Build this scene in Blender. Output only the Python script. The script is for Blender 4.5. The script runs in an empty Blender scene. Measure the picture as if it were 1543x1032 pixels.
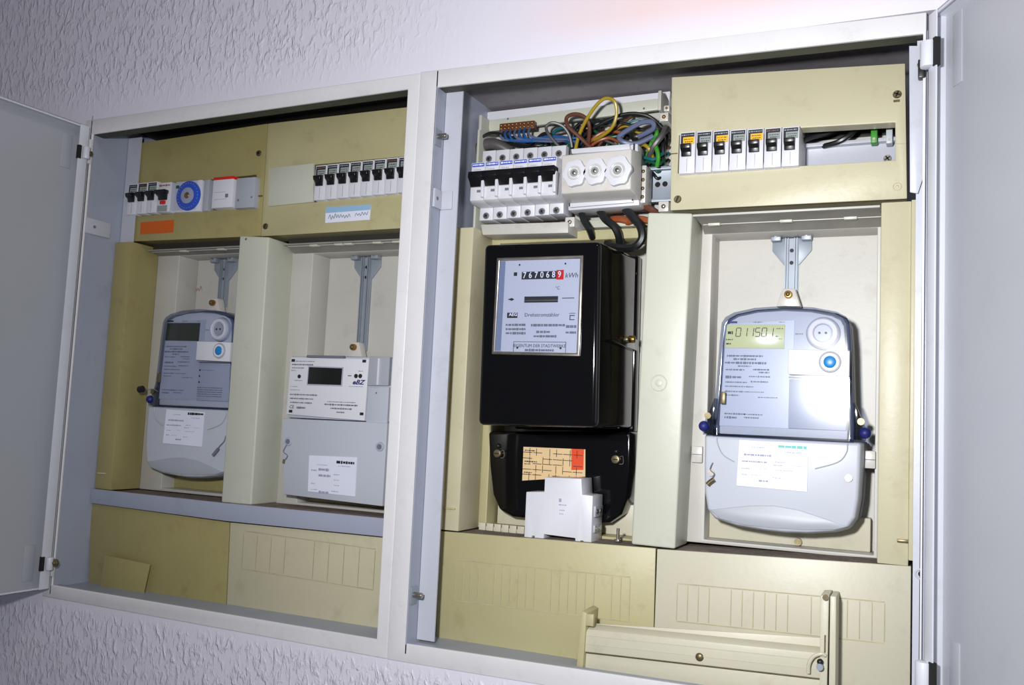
import bpy, bmesh, math, random
from mathutils import Vector, Matrix
random.seed(7)
S = bpy.context.scene
C = S.collection
# ------------------------------------------------------------------ camera, light, exposure
cam = bpy.data.cameras.new('camera'); co = bpy.data.objects.new('camera', cam); C.objects.link(co)
cam.sensor_width = 36; cam.sensor_fit = 'HORIZONTAL'; cam.lens = 1392.66 / 1543 * 36; cam.clip_start = .01
rr, dd, ff = Vector((0.9112, 0.4093, 0.0468)), Vector((0.0064, 0.0995, -0.9950)), Vector((-0.4120, 0.9069, 0.0880))
m = Matrix((rr, -dd, -ff)).transposed().to_4x4(); m.translation = (1.0863, -0.9158, 0.2467)
co.matrix_world = m; S.camera = co
w = bpy.data.worlds.new('room'); S.world = w; w.use_nodes = True
w.node_tree.nodes['Background'].inputs[0].default_value = (0.80, 0.84, 1.0, 1)
w.node_tree.nodes['Background'].inputs[1].default_value = 0.13
def area(name, loc, target, size, power, col=(1, 1, 1)):
    l = bpy.data.lights.new(name, 'AREA'); l.size = size; l.energy = power; l.color = col; l.shape = 'DISK'
    o = bpy.data.objects.new(name, l); C.objects.link(o); o.location = loc
    o.rotation_euler = (Vector(target) - Vector(loc)).to_track_quat('-Z', 'Y').to_euler(); return o
fl = area('camera_flash', (0.93, -0.90, 0.36), (0.98, 0.1, 0.42), 0.06, 7.9, (0.97, 0.98, 1.0)); fl.data.spread = math.radians(150)
area('overhead_fill', (1.9, -1.6, 2.2), (0.7, 0, 0.4), 0.7, 6, (1.0, 0.95, 0.92))  # unseen overhead fill, balanced with the ambient against the flash
S.view_settings.view_transform = 'Standard'; S.view_settings.look = 'None'
S.view_settings.exposure = 0.0; S.view_settings.gamma = 1; S.view_settings.use_curve_mapping = False

# ------------------------------------------------------------------ materials
def lin(c): return tuple(((v / 255) / 12.92 if v / 255 <= .04045 else ((v / 255 + .055) / 1.055) ** 2.4) for v in c) + (1,)
def mat(name, rgb, rough=.5, metal=0, var=.08, scale=12, dirt=None, dirt_amt=.0, bump=0, bscale=200, spec=.5, coat=0, stretch=None):
    m = bpy.data.materials.new(name); m.use_nodes = True; nt = m.node_tree; N = nt.nodes; L = nt.links
    b = N['Principled BSDF']; b.inputs['Roughness'].default_value = rough; b.inputs['Metallic'].default_value = metal
    b.inputs['Specular IOR Level'].default_value = spec; b.inputs['Coat Weight'].default_value = coat
    tc = N.new('ShaderNodeTexCoord'); base = lin(rgb); vec = tc.outputs['Object']
    if stretch:
        mp = N.new('ShaderNodeMapping'); mp.inputs['Scale'].default_value = stretch; L.new(vec, mp.inputs[0]); vec = mp.outputs[0]
    n = N.new('ShaderNodeTexNoise'); n.inputs['Scale'].default_value = scale; n.inputs['Detail'].default_value = 5
    L.new(vec, n.inputs['Vector'])
    r = N.new('ShaderNodeMapRange'); r.inputs[1].default_value = .25; r.inputs[2].default_value = .75
    r.inputs[3].default_value = 1 - var; r.inputs[4].default_value = 1 + var; L.new(n.outputs[0], r.inputs[0])
    mx = N.new('ShaderNodeVectorMath'); mx.operation = 'SCALE'; mx.inputs[0].default_value = base[:3]; L.new(r.outputs[0], mx.inputs['Scale'])
    out = mx.outputs[0]
    if dirt:
        d = N.new('ShaderNodeTexNoise'); d.inputs['Scale'].default_value = scale * 3.1; d.inputs['Detail'].default_value = 8; d.inputs['Roughness'].default_value = .7
        L.new(tc.outputs['Object'], d.inputs['Vector'])
        cr = N.new('ShaderNodeMapRange'); cr.inputs[1].default_value = .56; cr.inputs[2].default_value = .74; cr.inputs[3].default_value = 0; cr.inputs[4].default_value = dirt_amt
        L.new(d.outputs[0], cr.inputs[0])
        mi = N.new('ShaderNodeMix'); mi.data_type = 'RGBA'; L.new(cr.outputs[0], mi.inputs[0]); L.new(out, mi.inputs[6]); mi.inputs[7].default_value = lin(dirt); out = mi.outputs[2]
    L.new(out, b.inputs['Base Color'])
    if bump:
        bn = N.new('ShaderNodeTexNoise'); bn.inputs['Scale'].default_value = bscale; bn.inputs['Detail'].default_value = 3; L.new(tc.outputs['Object'], bn.inputs['Vector'])
        bp = N.new('ShaderNodeBump'); bp.inputs['Strength'].default_value = bump; bp.inputs['Distance'].default_value = .001
        L.new(bn.outputs[0], bp.inputs['Height']); L.new(bp.outputs[0], b.inputs['Normal'])
    return m
M = {}
M['beige'] = mat('aged_beige_plastic', (196, 189, 159), .42, var=.05, scale=9, dirt=(140, 122, 80), dirt_amt=.25, bump=.15)
M['khaki'] = mat('yellowed_plastic', (182, 174, 132), .45, var=.07, scale=9, dirt=(130, 110, 60), dirt_amt=.3, bump=.12)
M['soffit'] = mat('greige_board_soffit', (146, 142, 134), .6, var=.15, scale=30)  # mid greige, darker than the board plastic
M['mustard'] = mat('mustard_yellowed_plastic', (160, 149, 99), .45, var=.08, scale=9, dirt=(120, 98, 50), dirt_amt=.35, bump=.12)
M['cream'] = mat('pale_cream_plastic', (200, 195, 173), .42, var=.04, scale=8, dirt=(150, 138, 110), dirt_amt=.22, bump=.12)
M['offwhite'] = mat('offwhite_board_plastic', (197, 198, 182), .4, var=.04, scale=10, dirt=(150, 146, 124), dirt_amt=.25, bump=.1)
M['tray'] = mat('pale_grey_board_plastic', (194, 191, 183), .42, var=.05, scale=10, dirt=(140, 130, 116), dirt_amt=.3, bump=.1)
M['paint'] = mat('white_painted_frame', (222, 220, 221), .42, var=.03, scale=14, dirt=(140, 130, 116), dirt_amt=.16, bump=.35, bscale=90)
M['steel'] = mat('blue_grey_lacquered_steel', (162, 168, 184), .38, var=.04, scale=7, dirt=(120, 120, 126), dirt_amt=.3, bump=.1)
M['steel_light'] = mat('light_lacquered_steel', (190, 192, 202), .4, var=.04, scale=7, dirt=(130, 126, 120), dirt_amt=.25, bump=.1)
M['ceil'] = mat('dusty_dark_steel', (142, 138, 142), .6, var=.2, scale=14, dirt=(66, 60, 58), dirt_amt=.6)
M['near_black'] = mat('near_black_matte', (50, 46, 42), .7, var=.3, scale=12)  # plain near-black; also the painted shade plates in the hollow gaps
M['groove'] = mat('grimy_moulded_edge', (178, 170, 138), .6, var=.2, scale=60)
M['lip'] = mat('dull_green_grey_edge', (66, 68, 58), .6, var=.25, scale=30)
M['door'] = mat('grey_lacquered_door', (172, 174, 180), .35, var=.05, scale=3, dirt=(120, 116, 112), dirt_amt=.12)
M['doorw'] = mat('white_lacquered_door_edge', (212, 214, 222), .35, var=.03, scale=5, dirt=(120, 116, 112), dirt_amt=.15)
M['dust'] = mat('dusty_ledge', (122, 108, 98), .9, var=.25, scale=60, dirt=(196, 186, 170), dirt_amt=.8, bump=.8, bscale=300)
M['white'] = mat('white_device_plastic', (216, 216, 222), .35, var=.02, scale=20, dirt=(150, 140, 120), dirt_amt=.08)
M['ivory'] = mat('ivory_ceramic', (206, 202, 196), .3, var=.04, scale=30, dirt=(130, 120, 100), dirt_amt=.3)
M['grey'] = mat('grey_device_plastic', (168, 172, 180), .4, var=.02, scale=20)
M['lgrey'] = mat('light_grey_meter_plastic', (190, 194, 204), .38, var=.02, scale=10)
M['mid'] = mat('slate_grey_meter_base', (98, 104, 120), .4, var=.03, scale=10)
M['black'] = mat('black_toggle_plastic', (18, 17, 20), .3, var=.1)
M['bake'] = mat('glossy_black_bakelite', (7, 7, 9), .09, var=.2, scale=5, spec=.45)
M['dark'] = mat('dark_hollow', (22, 20, 20), .8)
M['zinc'] = mat('galvanised_steel', (150, 158, 168), .45, metal=.25, var=.1, scale=40)
M['chrome'] = mat('dull_screw_metal', (170, 164, 156), .3, metal=.9, var=.2, scale=90)
M['brass'] = mat('brass', (168, 128, 70), .35, metal=.85, var=.3, scale=200)
M['bronze'] = mat('tarnished_screw', (120, 108, 80), .4, metal=.7, var=.25, scale=150)
M['orange'] = mat('orange_sticker', (205, 92, 14), .4, var=.05)
M['orangered'] = mat('orange_red_print', (226, 74, 22), .5, var=.04)
M['peach'] = mat('peach_sticker_paper', (228, 196, 146), .5, var=.05, scale=40)
M['paper'] = mat('white_sticker_paper', (228, 230, 244), .45, var=.02, scale=30)
M['face'] = mat('white_meter_faceplate', (222, 222, 228), .4, var=.01)
M['plate'] = mat('aluminium_dial_plate', (196, 199, 212), .38, var=.02, metal=.1)
M['label'] = mat('grey_foil_label', (172, 178, 194), .35, var=.03)
M['skyblue'] = mat('pale_blue_print', (146, 184, 214), .5)
M['blue'] = mat('blue_print', (52, 78, 190), .5)
M['navy'] = mat('navy_print', (28, 34, 110), .5)
M['button'] = mat('blue_button', (30, 130, 200), .35)
M['dial'] = mat('blue_timer_dial', (40, 86, 200), .35)
M['teal'] = mat('teal_print', (90, 190, 180), .5)
M['ink'] = mat('dark_ink', (30, 30, 36), .6)
M['inkgrey'] = mat('grey_ink', (112, 114, 126), .6)
M['inkpale'] = mat('pale_ink', (160, 160, 184), .6)
M['red'] = mat('red_plastic', (205, 30, 26), .4)
M['redink'] = mat('brown_red_print', (150, 96, 84), .5)
M['yellow'] = mat('yellow_label', (236, 178, 20), .5)
M['labelgrey'] = mat('grey_label', (142, 150, 146), .5)
M['lcd_on'] = mat('pale_green_lcd', (206, 210, 158), .25)
M['lcd_off'] = mat('dark_green_lcd', (44, 48, 34), .15)
M['lcd_blk'] = mat('black_lcd', (28, 29, 26), .15)
M['w_yel'] = mat('yellow_wire_insulation', (168, 142, 40), .35)
M['w_grn'] = mat('green_wire_insulation', (60, 146, 44), .4)
M['w_dgrn'] = mat('dark_green_wire_insulation', (24, 84, 58), .4)
M['w_brn'] = mat('brown_wire_insulation', (98, 58, 44), .4)
M['w_cop'] = mat('orange_brown_wire_insulation', (150, 80, 44), .4)
M['w_blu'] = mat('blue_wire_insulation', (36, 88, 150), .4)
M['w_gry'] = mat('grey_wire_insulation', (84, 79, 80), .4)
M['w_bgr'] = mat('blue_grey_wire_insulation', (96, 104, 132), .4)
M['w_blk'] = mat('black_wire_insulation', (26, 27, 28), .35)
M['w_teal'] = mat('teal_wire_insulation', (30, 100, 110), .4)
def clear(name, tint, gl):
    m = bpy.data.materials.new(name); m.use_nodes = True; nt = m.node_tree; N = nt.nodes; L = nt.links
    N.remove(N['Principled BSDF']); t = N.new('ShaderNodeBsdfTransparent'); t.inputs[0].default_value = tint
    g = N.new('ShaderNodeBsdfGlossy'); g.inputs['Roughness'].default_value = gl
    fr = N.new('ShaderNodeFresnel'); fr.inputs[0].default_value = 1.5; ge = N.new('ShaderNodeNewGeometry')
    iv = N.new('ShaderNodeMath'); iv.operation = 'SUBTRACT'; iv.inputs[0].default_value = 1; L.new(ge.outputs['Backfacing'], iv.inputs[1])
    f = N.new('ShaderNodeMath'); f.operation = 'MULTIPLY'; L.new(fr.outputs[0], f.inputs[0]); L.new(iv.outputs[0], f.inputs[1])
    x = N.new('ShaderNodeMixShader'); L.new(f.outputs[0], x.inputs[0]); L.new(t.outputs[0], x.inputs[1]); L.new(g.outputs[0], x.inputs[2])
    L.new(x.outputs[0], N['Material Output'].inputs[0]); return m
M['clear'] = clear('clear_plastic', (.93, .94, .97, 1), .12)
M['cleardk'] = clear('clear_plastic_rim', (.62, .66, .76, 1), .08)

# stucco wall material: trowelled plaster relief, smoother painted filler beside the cabinets
def wall_mat():
    m = bpy.data.materials.new('trowelled_white_plaster'); m.use_nodes = True; nt = m.node_tree; N = nt.nodes; L = nt.links
    b = N['Principled BSDF']; b.inputs['Roughness'].default_value = .30
    tc = N.new('ShaderNodeTexCoord')
    mp = N.new('ShaderNodeMapping'); mp.inputs['Scale'].default_value = (1.5, 1, .7); L.new(tc.outputs['Object'], mp.inputs[0])
    n1 = N.new('ShaderNodeTexNoise'); n1.inputs['Scale'].default_value = 95; n1.inputs['Detail'].default_value = 5; n1.inputs['Distortion'].default_value = .6; n1.inputs['Roughness'].default_value = .5
    L.new(mp.outputs[0], n1.inputs['Vector'])
    # ridges: 1-|2n-1| sharpened
    rd = N.new('ShaderNodeMapRange'); rd.interpolation_type = 'SMOOTHSTEP'; rd.inputs[1].default_value = .44; rd.inputs[2].default_value = .74; L.new(n1.outputs[0], rd.inputs[0])
    n2 = N.new('ShaderNodeTexNoise'); n2.inputs['Scale'].default_value = 9; n2.inputs['Detail'].default_value = 3; L.new(tc.outputs['Object'], n2.inputs['Vector'])
    # smooth zone mask: z close above the frame and a patch top right
    sp = N.new('ShaderNodeSeparateXYZ'); L.new(tc.outputs['Object'], sp.inputs[0])
    z1 = N.new('ShaderNodeMapRange'); z1.inputs[1].default_value = .655; z1.inputs[2].default_value = .71; L.new(sp.outputs[2], z1.inputs[0])
    z2 = N.new('ShaderNodeMapRange'); z2.inputs[1].default_value = -.022; z2.inputs[2].default_value = -.035; L.new(sp.outputs[2], z2.inputs[0])
    x1 = N.new('ShaderNodeMapRange'); x1.inputs[1].default_value = .60; x1.inputs[2].default_value = .36; x1.inputs[3].default_value = .05; x1.inputs[4].default_value = 1; L.new(sp.outputs[0], x1.inputs[0])
    zz = N.new('ShaderNodeMath'); zz.operation = 'MULTIPLY'; L.new(z1.outputs[0], zz.inputs[0]); L.new(x1.outputs[0], zz.inputs[1])
    mk = N.new('ShaderNodeMath'); mk.operation = 'MAXIMUM'; L.new(zz.outputs[0], mk.inputs[0]); L.new(z2.outputs[0], mk.inputs[1])
    am = N.new('ShaderNodeMath'); am.operation = 'MULTIPLY'; L.new(rd.outputs[0], am.inputs[0]); L.new(mk.outputs[0], am.inputs[1])
    ad = N.new('ShaderNodeMath'); ad.operation = 'MULTIPLY_ADD'; ad.inputs[1].default_value = .9; L.new(n2.outputs[0], ad.inputs[0]); L.new(am.outputs[0], ad.inputs[2])
    bp = N.new('ShaderNodeBump'); bp.inputs['Strength'].default_value = 1; bp.inputs['Distance'].default_value = .0017
    L.new(ad.outputs[0], bp.inputs['Height']); L.new(bp.outputs[0], b.inputs['Normal'])
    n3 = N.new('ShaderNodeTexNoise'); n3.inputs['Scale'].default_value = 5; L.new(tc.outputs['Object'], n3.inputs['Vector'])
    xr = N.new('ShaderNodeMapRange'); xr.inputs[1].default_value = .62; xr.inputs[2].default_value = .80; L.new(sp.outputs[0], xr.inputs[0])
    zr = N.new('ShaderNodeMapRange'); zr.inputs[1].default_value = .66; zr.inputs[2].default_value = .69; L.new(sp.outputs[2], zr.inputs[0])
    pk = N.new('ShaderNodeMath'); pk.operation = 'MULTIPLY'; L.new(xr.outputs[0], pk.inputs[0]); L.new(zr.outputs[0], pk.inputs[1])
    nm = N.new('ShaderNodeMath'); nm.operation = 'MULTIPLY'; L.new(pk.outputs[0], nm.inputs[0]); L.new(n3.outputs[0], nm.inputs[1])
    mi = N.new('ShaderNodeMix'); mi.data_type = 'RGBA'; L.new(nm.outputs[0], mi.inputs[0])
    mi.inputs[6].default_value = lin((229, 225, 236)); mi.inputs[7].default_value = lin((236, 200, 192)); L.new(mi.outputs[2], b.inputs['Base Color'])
    return m
M['wall'] = wall_mat()

# ------------------------------------------------------------------ mesh helpers
class MB:
    def __init__(s): s.v = []; s.f = []
    def add(s, vs, fs): o = len(s.v); s.v += [tuple(v) for v in vs]; s.f += [tuple(i + o for i in f) for f in fs]; return s
    def box(s, x0, x1, y0, y1, z0, z1):
        x0, x1 = sorted((x0, x1)); y0, y1 = sorted((y0, y1)); z0, z1 = sorted((z0, z1))
        return s.add([(x0, y0, z0), (x1, y0, z0), (x1, y0, z1), (x0, y0, z1), (x0, y1, z0), (x1, y1, z0), (x1, y1, z1), (x0, y1, z1)],
                     [(0, 1, 2, 3), (5, 4, 7, 6), (4, 0, 3, 7), (1, 5, 6, 2), (3, 2, 6, 7), (4, 5, 1, 0)])
    def prism(s, pts, y0, y1):                       # pts: (x, z) counter-clockwise seen from the front
        n = len(pts); ar = sum(pts[i][0] * pts[(i + 1) % n][1] - pts[(i + 1) % n][0] * pts[i][1] for i in range(n))
        if ar < 0: pts = pts[::-1]
        return s.add([(x, y0, z) for x, z in pts] + [(x, y1, z) for x, z in pts],
                     [tuple(range(n)), tuple(range(2 * n - 1, n - 1, -1))] + [(i, i + n, (i + 1) % n + n, (i + 1) % n) for i in range(n)])
    def taper(s, p0, y0, p1, y1):                    # two outlines of the same count
        n = len(p0)
        return s.add([(x, y0, z) for x, z in p0] + [(x, y1, z) for x, z in p1],
                     [tuple(range(n)), tuple(range(2 * n - 1, n - 1, -1))] + [(i, i + n, (i + 1) % n + n, (i + 1) % n) for i in range(n)])
    def ring(s, outer, inner, y0, y1):
        n = len(outer)
        vs = [(x, y0, z) for x, z in outer] + [(x, y0, z) for x, z in inner] + [(x, y1, z) for x, z in outer] + [(x, y1, z) for x, z in inner]
        fs = []
        for i in range(n):
            j = (i + 1) % n
            fs += [(i, j, j + n, i + n), (i + 2 * n, i + 3 * n, j + 3 * n, j + 2 * n), (i, i + 2 * n, j + 2 * n, j), (i + n, j + n, j + 3 * n, i + 3 * n)]
        return s.add(vs, fs)
    def profile(s, x0, x1, pts):                     # pts: (y, z) swept along x
        n = len(pts); ar = sum(pts[i][0] * pts[(i + 1) % n][1] - pts[(i + 1) % n][0] * pts[i][1] for i in range(n))
        if ar < 0: pts = pts[::-1]
        return s.add([(x1, y, z) for y, z in pts] + [(x0, y, z) for y, z in pts],
                     [tuple(range(n)), tuple(range(2 * n - 1, n - 1, -1))] + [(i, i + n, (i + 1) % n + n, (i + 1) % n) for i in range(n)])
    def cyl(s, c, r, y0, y1, n=16, r1=None, ax='y'):
        r1 = r if r1 is None else r1; cx, cz = c; v = []
        for y, q in ((y0, r), (y1, r1)):
            for i in range(n):
                a = 2 * math.pi * i / n; u, t = cx + q * math.cos(a), cz + q * math.sin(a)
                v.append((u, y, t) if ax == 'y' else ((y, u, t) if ax == 'x' else (u, t, y)))
        f = [tuple(range(n)), tuple(range(2 * n - 1, n - 1, -1))] + [(i, i + n, (i + 1) % n + n, (i + 1) % n) for i in range(n)]
        return s.add(v, f)
    def dome(s, c, r, y0, h, n=16, k=4):             # rounded button towards the viewer
        v = []; f = []
        for j in range(k):
            a = j / k * math.pi / 2
            for i in range(n): v.append((c[0] + r * math.cos(a) * math.cos(2 * math.pi * i / n), y0 - h * math.sin(a), c[1] + r * math.cos(a) * math.sin(2 * math.pi * i / n)))
        v.append((c[0], y0 - h, c[1]))
        for j in range(k - 1):
            for i in range(n): f.append((j * n + i, j * n + (i + 1) % n, (j + 1) * n + (i + 1) % n, (j + 1) * n + i))
        for i in range(n): f.append(((k - 1) * n + i, (k - 1) * n + (i + 1) % n, k * n))
        f.append(tuple(range(n - 1, -1, -1))); return s.add(v, f)
    def torus(s, c, r, t, y, n=28, k=8):
        v = []; f = []
        for i in range(n):
            a = 2 * math.pi * i / n
            for j in range(k):
                b = 2 * math.pi * j / k; q = r + t * math.cos(b)
                v.append((c[0] + q * math.cos(a), y + t * math.sin(b), c[1] + q * math.sin(a)))
        for i in range(n):
            for j in range(k): f.append((i * k + j, ((i + 1) % n) * k + j, ((i + 1) % n) * k + (j + 1) % k, i * k + (j + 1) % k))
        return s.add(v, f)
    def tube(s, pts, r, n=8, sub=6):
        P = [Vector(p) for p in pts]
        if len(P) > 2 and sub > 1:
            Q = []
            for i in range(len(P) - 1):
                a, b, c, d = P[max(i - 1, 0)], P[i], P[i + 1], P[min(i + 2, len(P) - 1)]
                for k in range(sub):
                    t = k / sub; Q.append(.5 * ((2 * b) + (c - a) * t + (2 * a - 5 * b + 4 * c - d) * t * t + (3 * b - a - 3 * c + d) * t ** 3))
            Q.append(P[-1]); P = Q
        T = [(P[min(i + 1, len(P) - 1)] - P[max(i - 1, 0)]).normalized() for i in range(len(P))]
        u = T[0].orthogonal().normalized(); v = []; f = []
        for i, p in enumerate(P):
            u = (u - T[i] * u.dot(T[i])).normalized(); w_ = T[i].cross(u)
            for j in range(n):
                a = 2 * math.pi * j / n; v.append(p + (u * math.cos(a) + w_ * math.sin(a)) * r)
        for i in range(len(P) - 1):
            for j in range(n): f.append((i * n + j, i * n + (j + 1) % n, (i + 1) * n + (j + 1) % n, (i + 1) * n + j))
        f += [tuple(range(n - 1, -1, -1)), tuple((len(P) - 1) * n + j for j in range(n))]
        return s.add(v, f)
ORG = {}
def obj(name, mb, mt, parent=None, bevel=0, seg=2, smooth=True, label=None, loc=None):
    me = bpy.data.meshes.new(name); o = bpy.data.objects.new(name, me); C.objects.link(o)
    if parent is not None: org = ORG[parent.name]; o.parent = parent; ORG[o.name] = org
    else:
        org = Vector(loc) if loc is not None else Vector((0, 0, 0)); o.location = org; ORG[o.name] = org
    me.from_pydata([Vector(v) - org for v in mb.v], [], mb.f)
    bm = bmesh.new(); bm.from_mesh(me); bmesh.ops.recalc_face_normals(bm, faces=bm.faces)
    if bevel:
        es = [e for e in bm.edges if len(e.link_faces) == 2 and e.calc_face_angle(0) > .6]
        bmesh.ops.bevel(bm, geom=es, offset=bevel, segments=seg, profile=.5, affect='EDGES', clamp_overlap=True)
    if smooth:
        for fc in bm.faces: fc.smooth = True
        for e in bm.edges:
            if len(e.link_faces) == 2 and e.calc_face_angle(0) > .65: e.smooth = False
    bm.to_mesh(me); bm.free(); me.materials.append(mt if not isinstance(mt, str) else M[mt])
    if label: o['label'] = label
    return o
def thing(name, label, cat, loc, group=None):
    o = bpy.data.objects.new(name, None); C.objects.link(o); o.location = loc; o.empty_display_size = .02
    o['label'] = label; o['category'] = cat
    if group: o['group'] = group
    ORG[o.name] = Vector(loc); return o
def tag(o, label, cat, group=None):
    o['label'] = label; o['category'] = cat
    if group: o['group'] = group
    return o
def clone(o, d=(0, 0, 0), parent=None):
    c = o.copy(); C.objects.link(c)
    if parent is None: c.location = o.location + Vector(d); ORG[c.name] = ORG[o.name] + Vector(d)
    else: c.parent = parent; ORG[c.name] = ORG[parent.name]
    for ch in [k for k in C.objects if k.parent == o]: clone(ch, (0, 0, 0), c)
    return c
def writing(s, x, z, y, size, mt, parent, name='lettering', align='CENTER', shear=0, wide=1, bold=0, rot=0):
    cu = bpy.data.curves.new('t', 'FONT'); cu.body = s; cu.size = size; cu.align_x = align; cu.shear = shear; cu.offset = bold; cu.extrude = .00005; cu.resolution_u = 2
    t = bpy.data.objects.new('t', cu); C.objects.link(t); bpy.context.view_layer.update()
    me = bpy.data.meshes.new_from_object(t.evaluated_get(bpy.context.evaluated_depsgraph_get()))
    bpy.data.objects.remove(t); bpy.data.curves.remove(cu)
    org = ORG[parent.name]; cr, sr = math.cos(rot), math.sin(rot)
    for v in me.vertices:
        a, b, c = v.co.x * wide, v.co.y, v.co.z; v.co = Vector((x + a * cr - b * sr, y - c, z + a * sr + b * cr)) - org
    me.name = name; o = bpy.data.objects.new(name, me); C.objects.link(o); o.parent = parent; ORG[o.name] = org
    me.materials.clear(); me.materials.append(M[mt]); return o
def dashes(rows, y, mt, parent, name='fine_print', t=.0001):
    """illegible fine print: rows of (x0, x1, z, height)"""
    mb = MB()
    for x0, x1, z, h in rows:
        x = x0
        while x < x1 - .0004:
            l = random.uniform(.0006, .0022) * max(1, h / .0012); e = min(x + l, x1); k = h * random.uniform(.6, 1)
            mb.box(x, e, y - t, y, z - k / 2, z + k / 2); x = e + random.uniform(.0003, .0009)
    return obj(name, mb, mt, parent, smooth=False)
def screw_head(name, parent, c, y, r, mt='bronze', h=.0016, cross=False, ang=.6):
    mb = MB(); mb.cyl(c, r * .8, y - h, y, 14, r); o = obj(name, mb, mt, parent)
    sl = MB(); ca, sa = math.cos(ang), math.sin(ang)
    def bar(ca, sa):
        hx, hz, tx, tz = ca * r * .72, sa * r * .72, -sa * r * .16, ca * r * .16
        sl.prism([(c[0] - hx - tx, c[1] - hz - tz), (c[0] + hx - tx, c[1] + hz - tz), (c[0] + hx + tx, c[1] + hz + tz), (c[0] - hx + tx, c[1] - hz + tz)], y - h - .00015, y - h + .0002)
    bar(ca, sa)
    if cross: bar(-sa, ca)
    obj('slot', sl, 'dark', o, smooth=False); return o
def lerp(a, b, t): return tuple(p + (q - p) * t for p, q in zip(a, b))
def inset(q, d):                                     # shrink a 4-corner outline bl, br, tr, tl
    (a, b), (c, e), (f, g), (h, i) = q; return [(a + d, b + d), (c - d, e + d), (f - d, g - d), (h + d, i - d)]

# ------------------------------------------------------------------ setting: the plastered wall around the two cabinets
hole = [(-.012, -.014), (1.092, -.014), (1.092, .652), (-.012, .648)]
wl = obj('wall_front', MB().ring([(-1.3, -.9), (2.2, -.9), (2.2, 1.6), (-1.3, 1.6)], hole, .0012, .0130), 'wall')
wl['kind'] = 'structure'
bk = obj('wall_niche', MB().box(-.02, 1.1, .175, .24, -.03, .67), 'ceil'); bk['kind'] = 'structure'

# ------------------------------------------------------------------ the two steel cabinets
XL0, XL1, XR0, XR1 = .0, .5200, .5592, 1.0795
def cabinet(x0, x1, label, outer, inner, loc, right):
    t = thing('electrical_cabinet', label, 'cabinet', loc)
    obj('frame', MB().ring(outer, inner, 0, .0045), 'paint', t, bevel=.0016, seg=3)
    obj('frame_return', MB().ring(inset(inner, -.004), inset(inner, -.0006), .0045, .014), 'steel', t)
    D = .168
    obj('side_wall', MB().box(x0 - .0015, x0, .0, D, -.012, .655), 'steel', t)
    obj('side_wall', MB().box(x1, x1 + .0015, .012, D, -.012, .655), 'steel', t)
    obj('top_wall', MB().box(x0, x1, .014, D, .655, .6565), 'ceil' if right else 'near_black', t, label='dark underside of the cabinet top')  # left top near-black, right top mid grey
    tl_, tr2 = inner[3], inner[2]
    obj('top_lip', MB().prism([(tl_[0], tl_[1] - .0003), (tr2[0], tr2[1] - .0003), (tr2[0], tr2[1] + .003), (tl_[0], tl_[1] + .003)], .0035, .020), 'lip', t)
    obj('bottom_wall', MB().box(x0, x1, .012, D, -.0135, -.0035), 'steel', t)
    obj('back_wall', MB().box(x0, x1, D, D + .0015, -.012, .655), 'steel_light', t)
    return t
LO = [(-.016, -.017), (.5350, -.0215), (.5350, .6555), (-.013, .6495)]
LI = [(.0005, .0000), (.5197, -.0016), (.5184, .6375), (.0019, .6283)]
RO = [(.5352, -.0215), (1.0815, -.0180), (1.0815, .6500), (.5352, .6565)]
RI = [(.5586, -.0014), (1.0800, .0050), (1.0787, .6299), (.5590, .6355)]
LC = cabinet(XL0, XL1, 'left steel wall cabinet, white frame, with the sloping-away grey door and two smaller meters', LO, LI, (.26, .084, -.014), False)
RC = cabinet(XR0, XR1, 'right steel wall cabinet, white frame, holding the black meter and open wiring', RO, RI, (.82, .084, -.014), True)
# upright light rails at the sides of the interiors
obj('side_rail', MB().box(XR0 + .0005, .5820, .0215, .0235, 0, .640), 'steel_light', RC)
obj('side_rail', MB().box(1.0735, 1.0790, .012, .02, 0, .628), 'steel_light', RC)
obj('side_rail', MB().box(.0012, .0260, .0655, .0675, .478, .642), 'steel_light', LC)
# stiffening brackets on the left inner walls
for cab, x0, y1, z0, z1 in ((LC, XL0, .045, .487, .509), (RC, XR0, .0212, .4935, .5155)):
    br = obj('bracket', MB().box(x0 + .0002, x0 + .0032, .002, y1, z0, z1), 'steel_light', cab, bevel=.0006)
    obj('rivet', MB().cyl(((y1 + .002) * .35, (z0 + z1) / 2), .0022, x0 + .0030, x0 + .0038, 10, ax='x'), 'inkgrey', br)
obj('bracket_flange', MB().box(XR0 + .0002, .5760, .0190, .0212, .4935, .5155), 'steel_light', RC, bevel=.0006)
# bracket plate with a notched lower end beside the right hinge
obj('hinge_bracket', MB().prism([(1.0683,0.4806), (1.0752,0.4789), (1.0796,0.4938), (1.0787,0.6210), (1.0665,0.6226)], .008, .0105), 'steel_light', RC, bevel=.0005)
# small latches/bolts on the middle post and side walls
for cab, (u, v) in ((RC, (657, 204)), (RC, (622, 896))):
    pass
def pin(parent, x, y, z, l=.012, r=.0032):
    o = obj('latch_bolt', MB().cyl((y, z), r, x, x + l, 14, ax='x'), 'chrome', parent, bevel=.0006)
    obj('latch_plate', MB().box(x - .0002, x + .0012, y - .006, y + .008, z - .011, z + .009), 'zinc', parent, bevel=.0004)
pin(RC, XR0, .006, 0.5778); pin(RC, XR0, .008, 0.0513)
g = MB().torus((1.0799,0.1295), .0042, .0009, .0118); obj('latch_eye', g, 'steel_light', RC)
obj('latch_hole', MB().cyl((1.0805,0.1296), .0026, .0110, .0122), 'dark', RC)
# cross rail under the two left meters
cr = MB().prism([(0.0027,0.1073), (0.0003,0.1277), (0.2450,0.1260), (0.4990,0.1267), (0.5005,0.1049), (0.2472,0.1030)], .052, .0555)
obj('cross_rail', cr, 'steel', LC, bevel=.0008)

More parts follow.
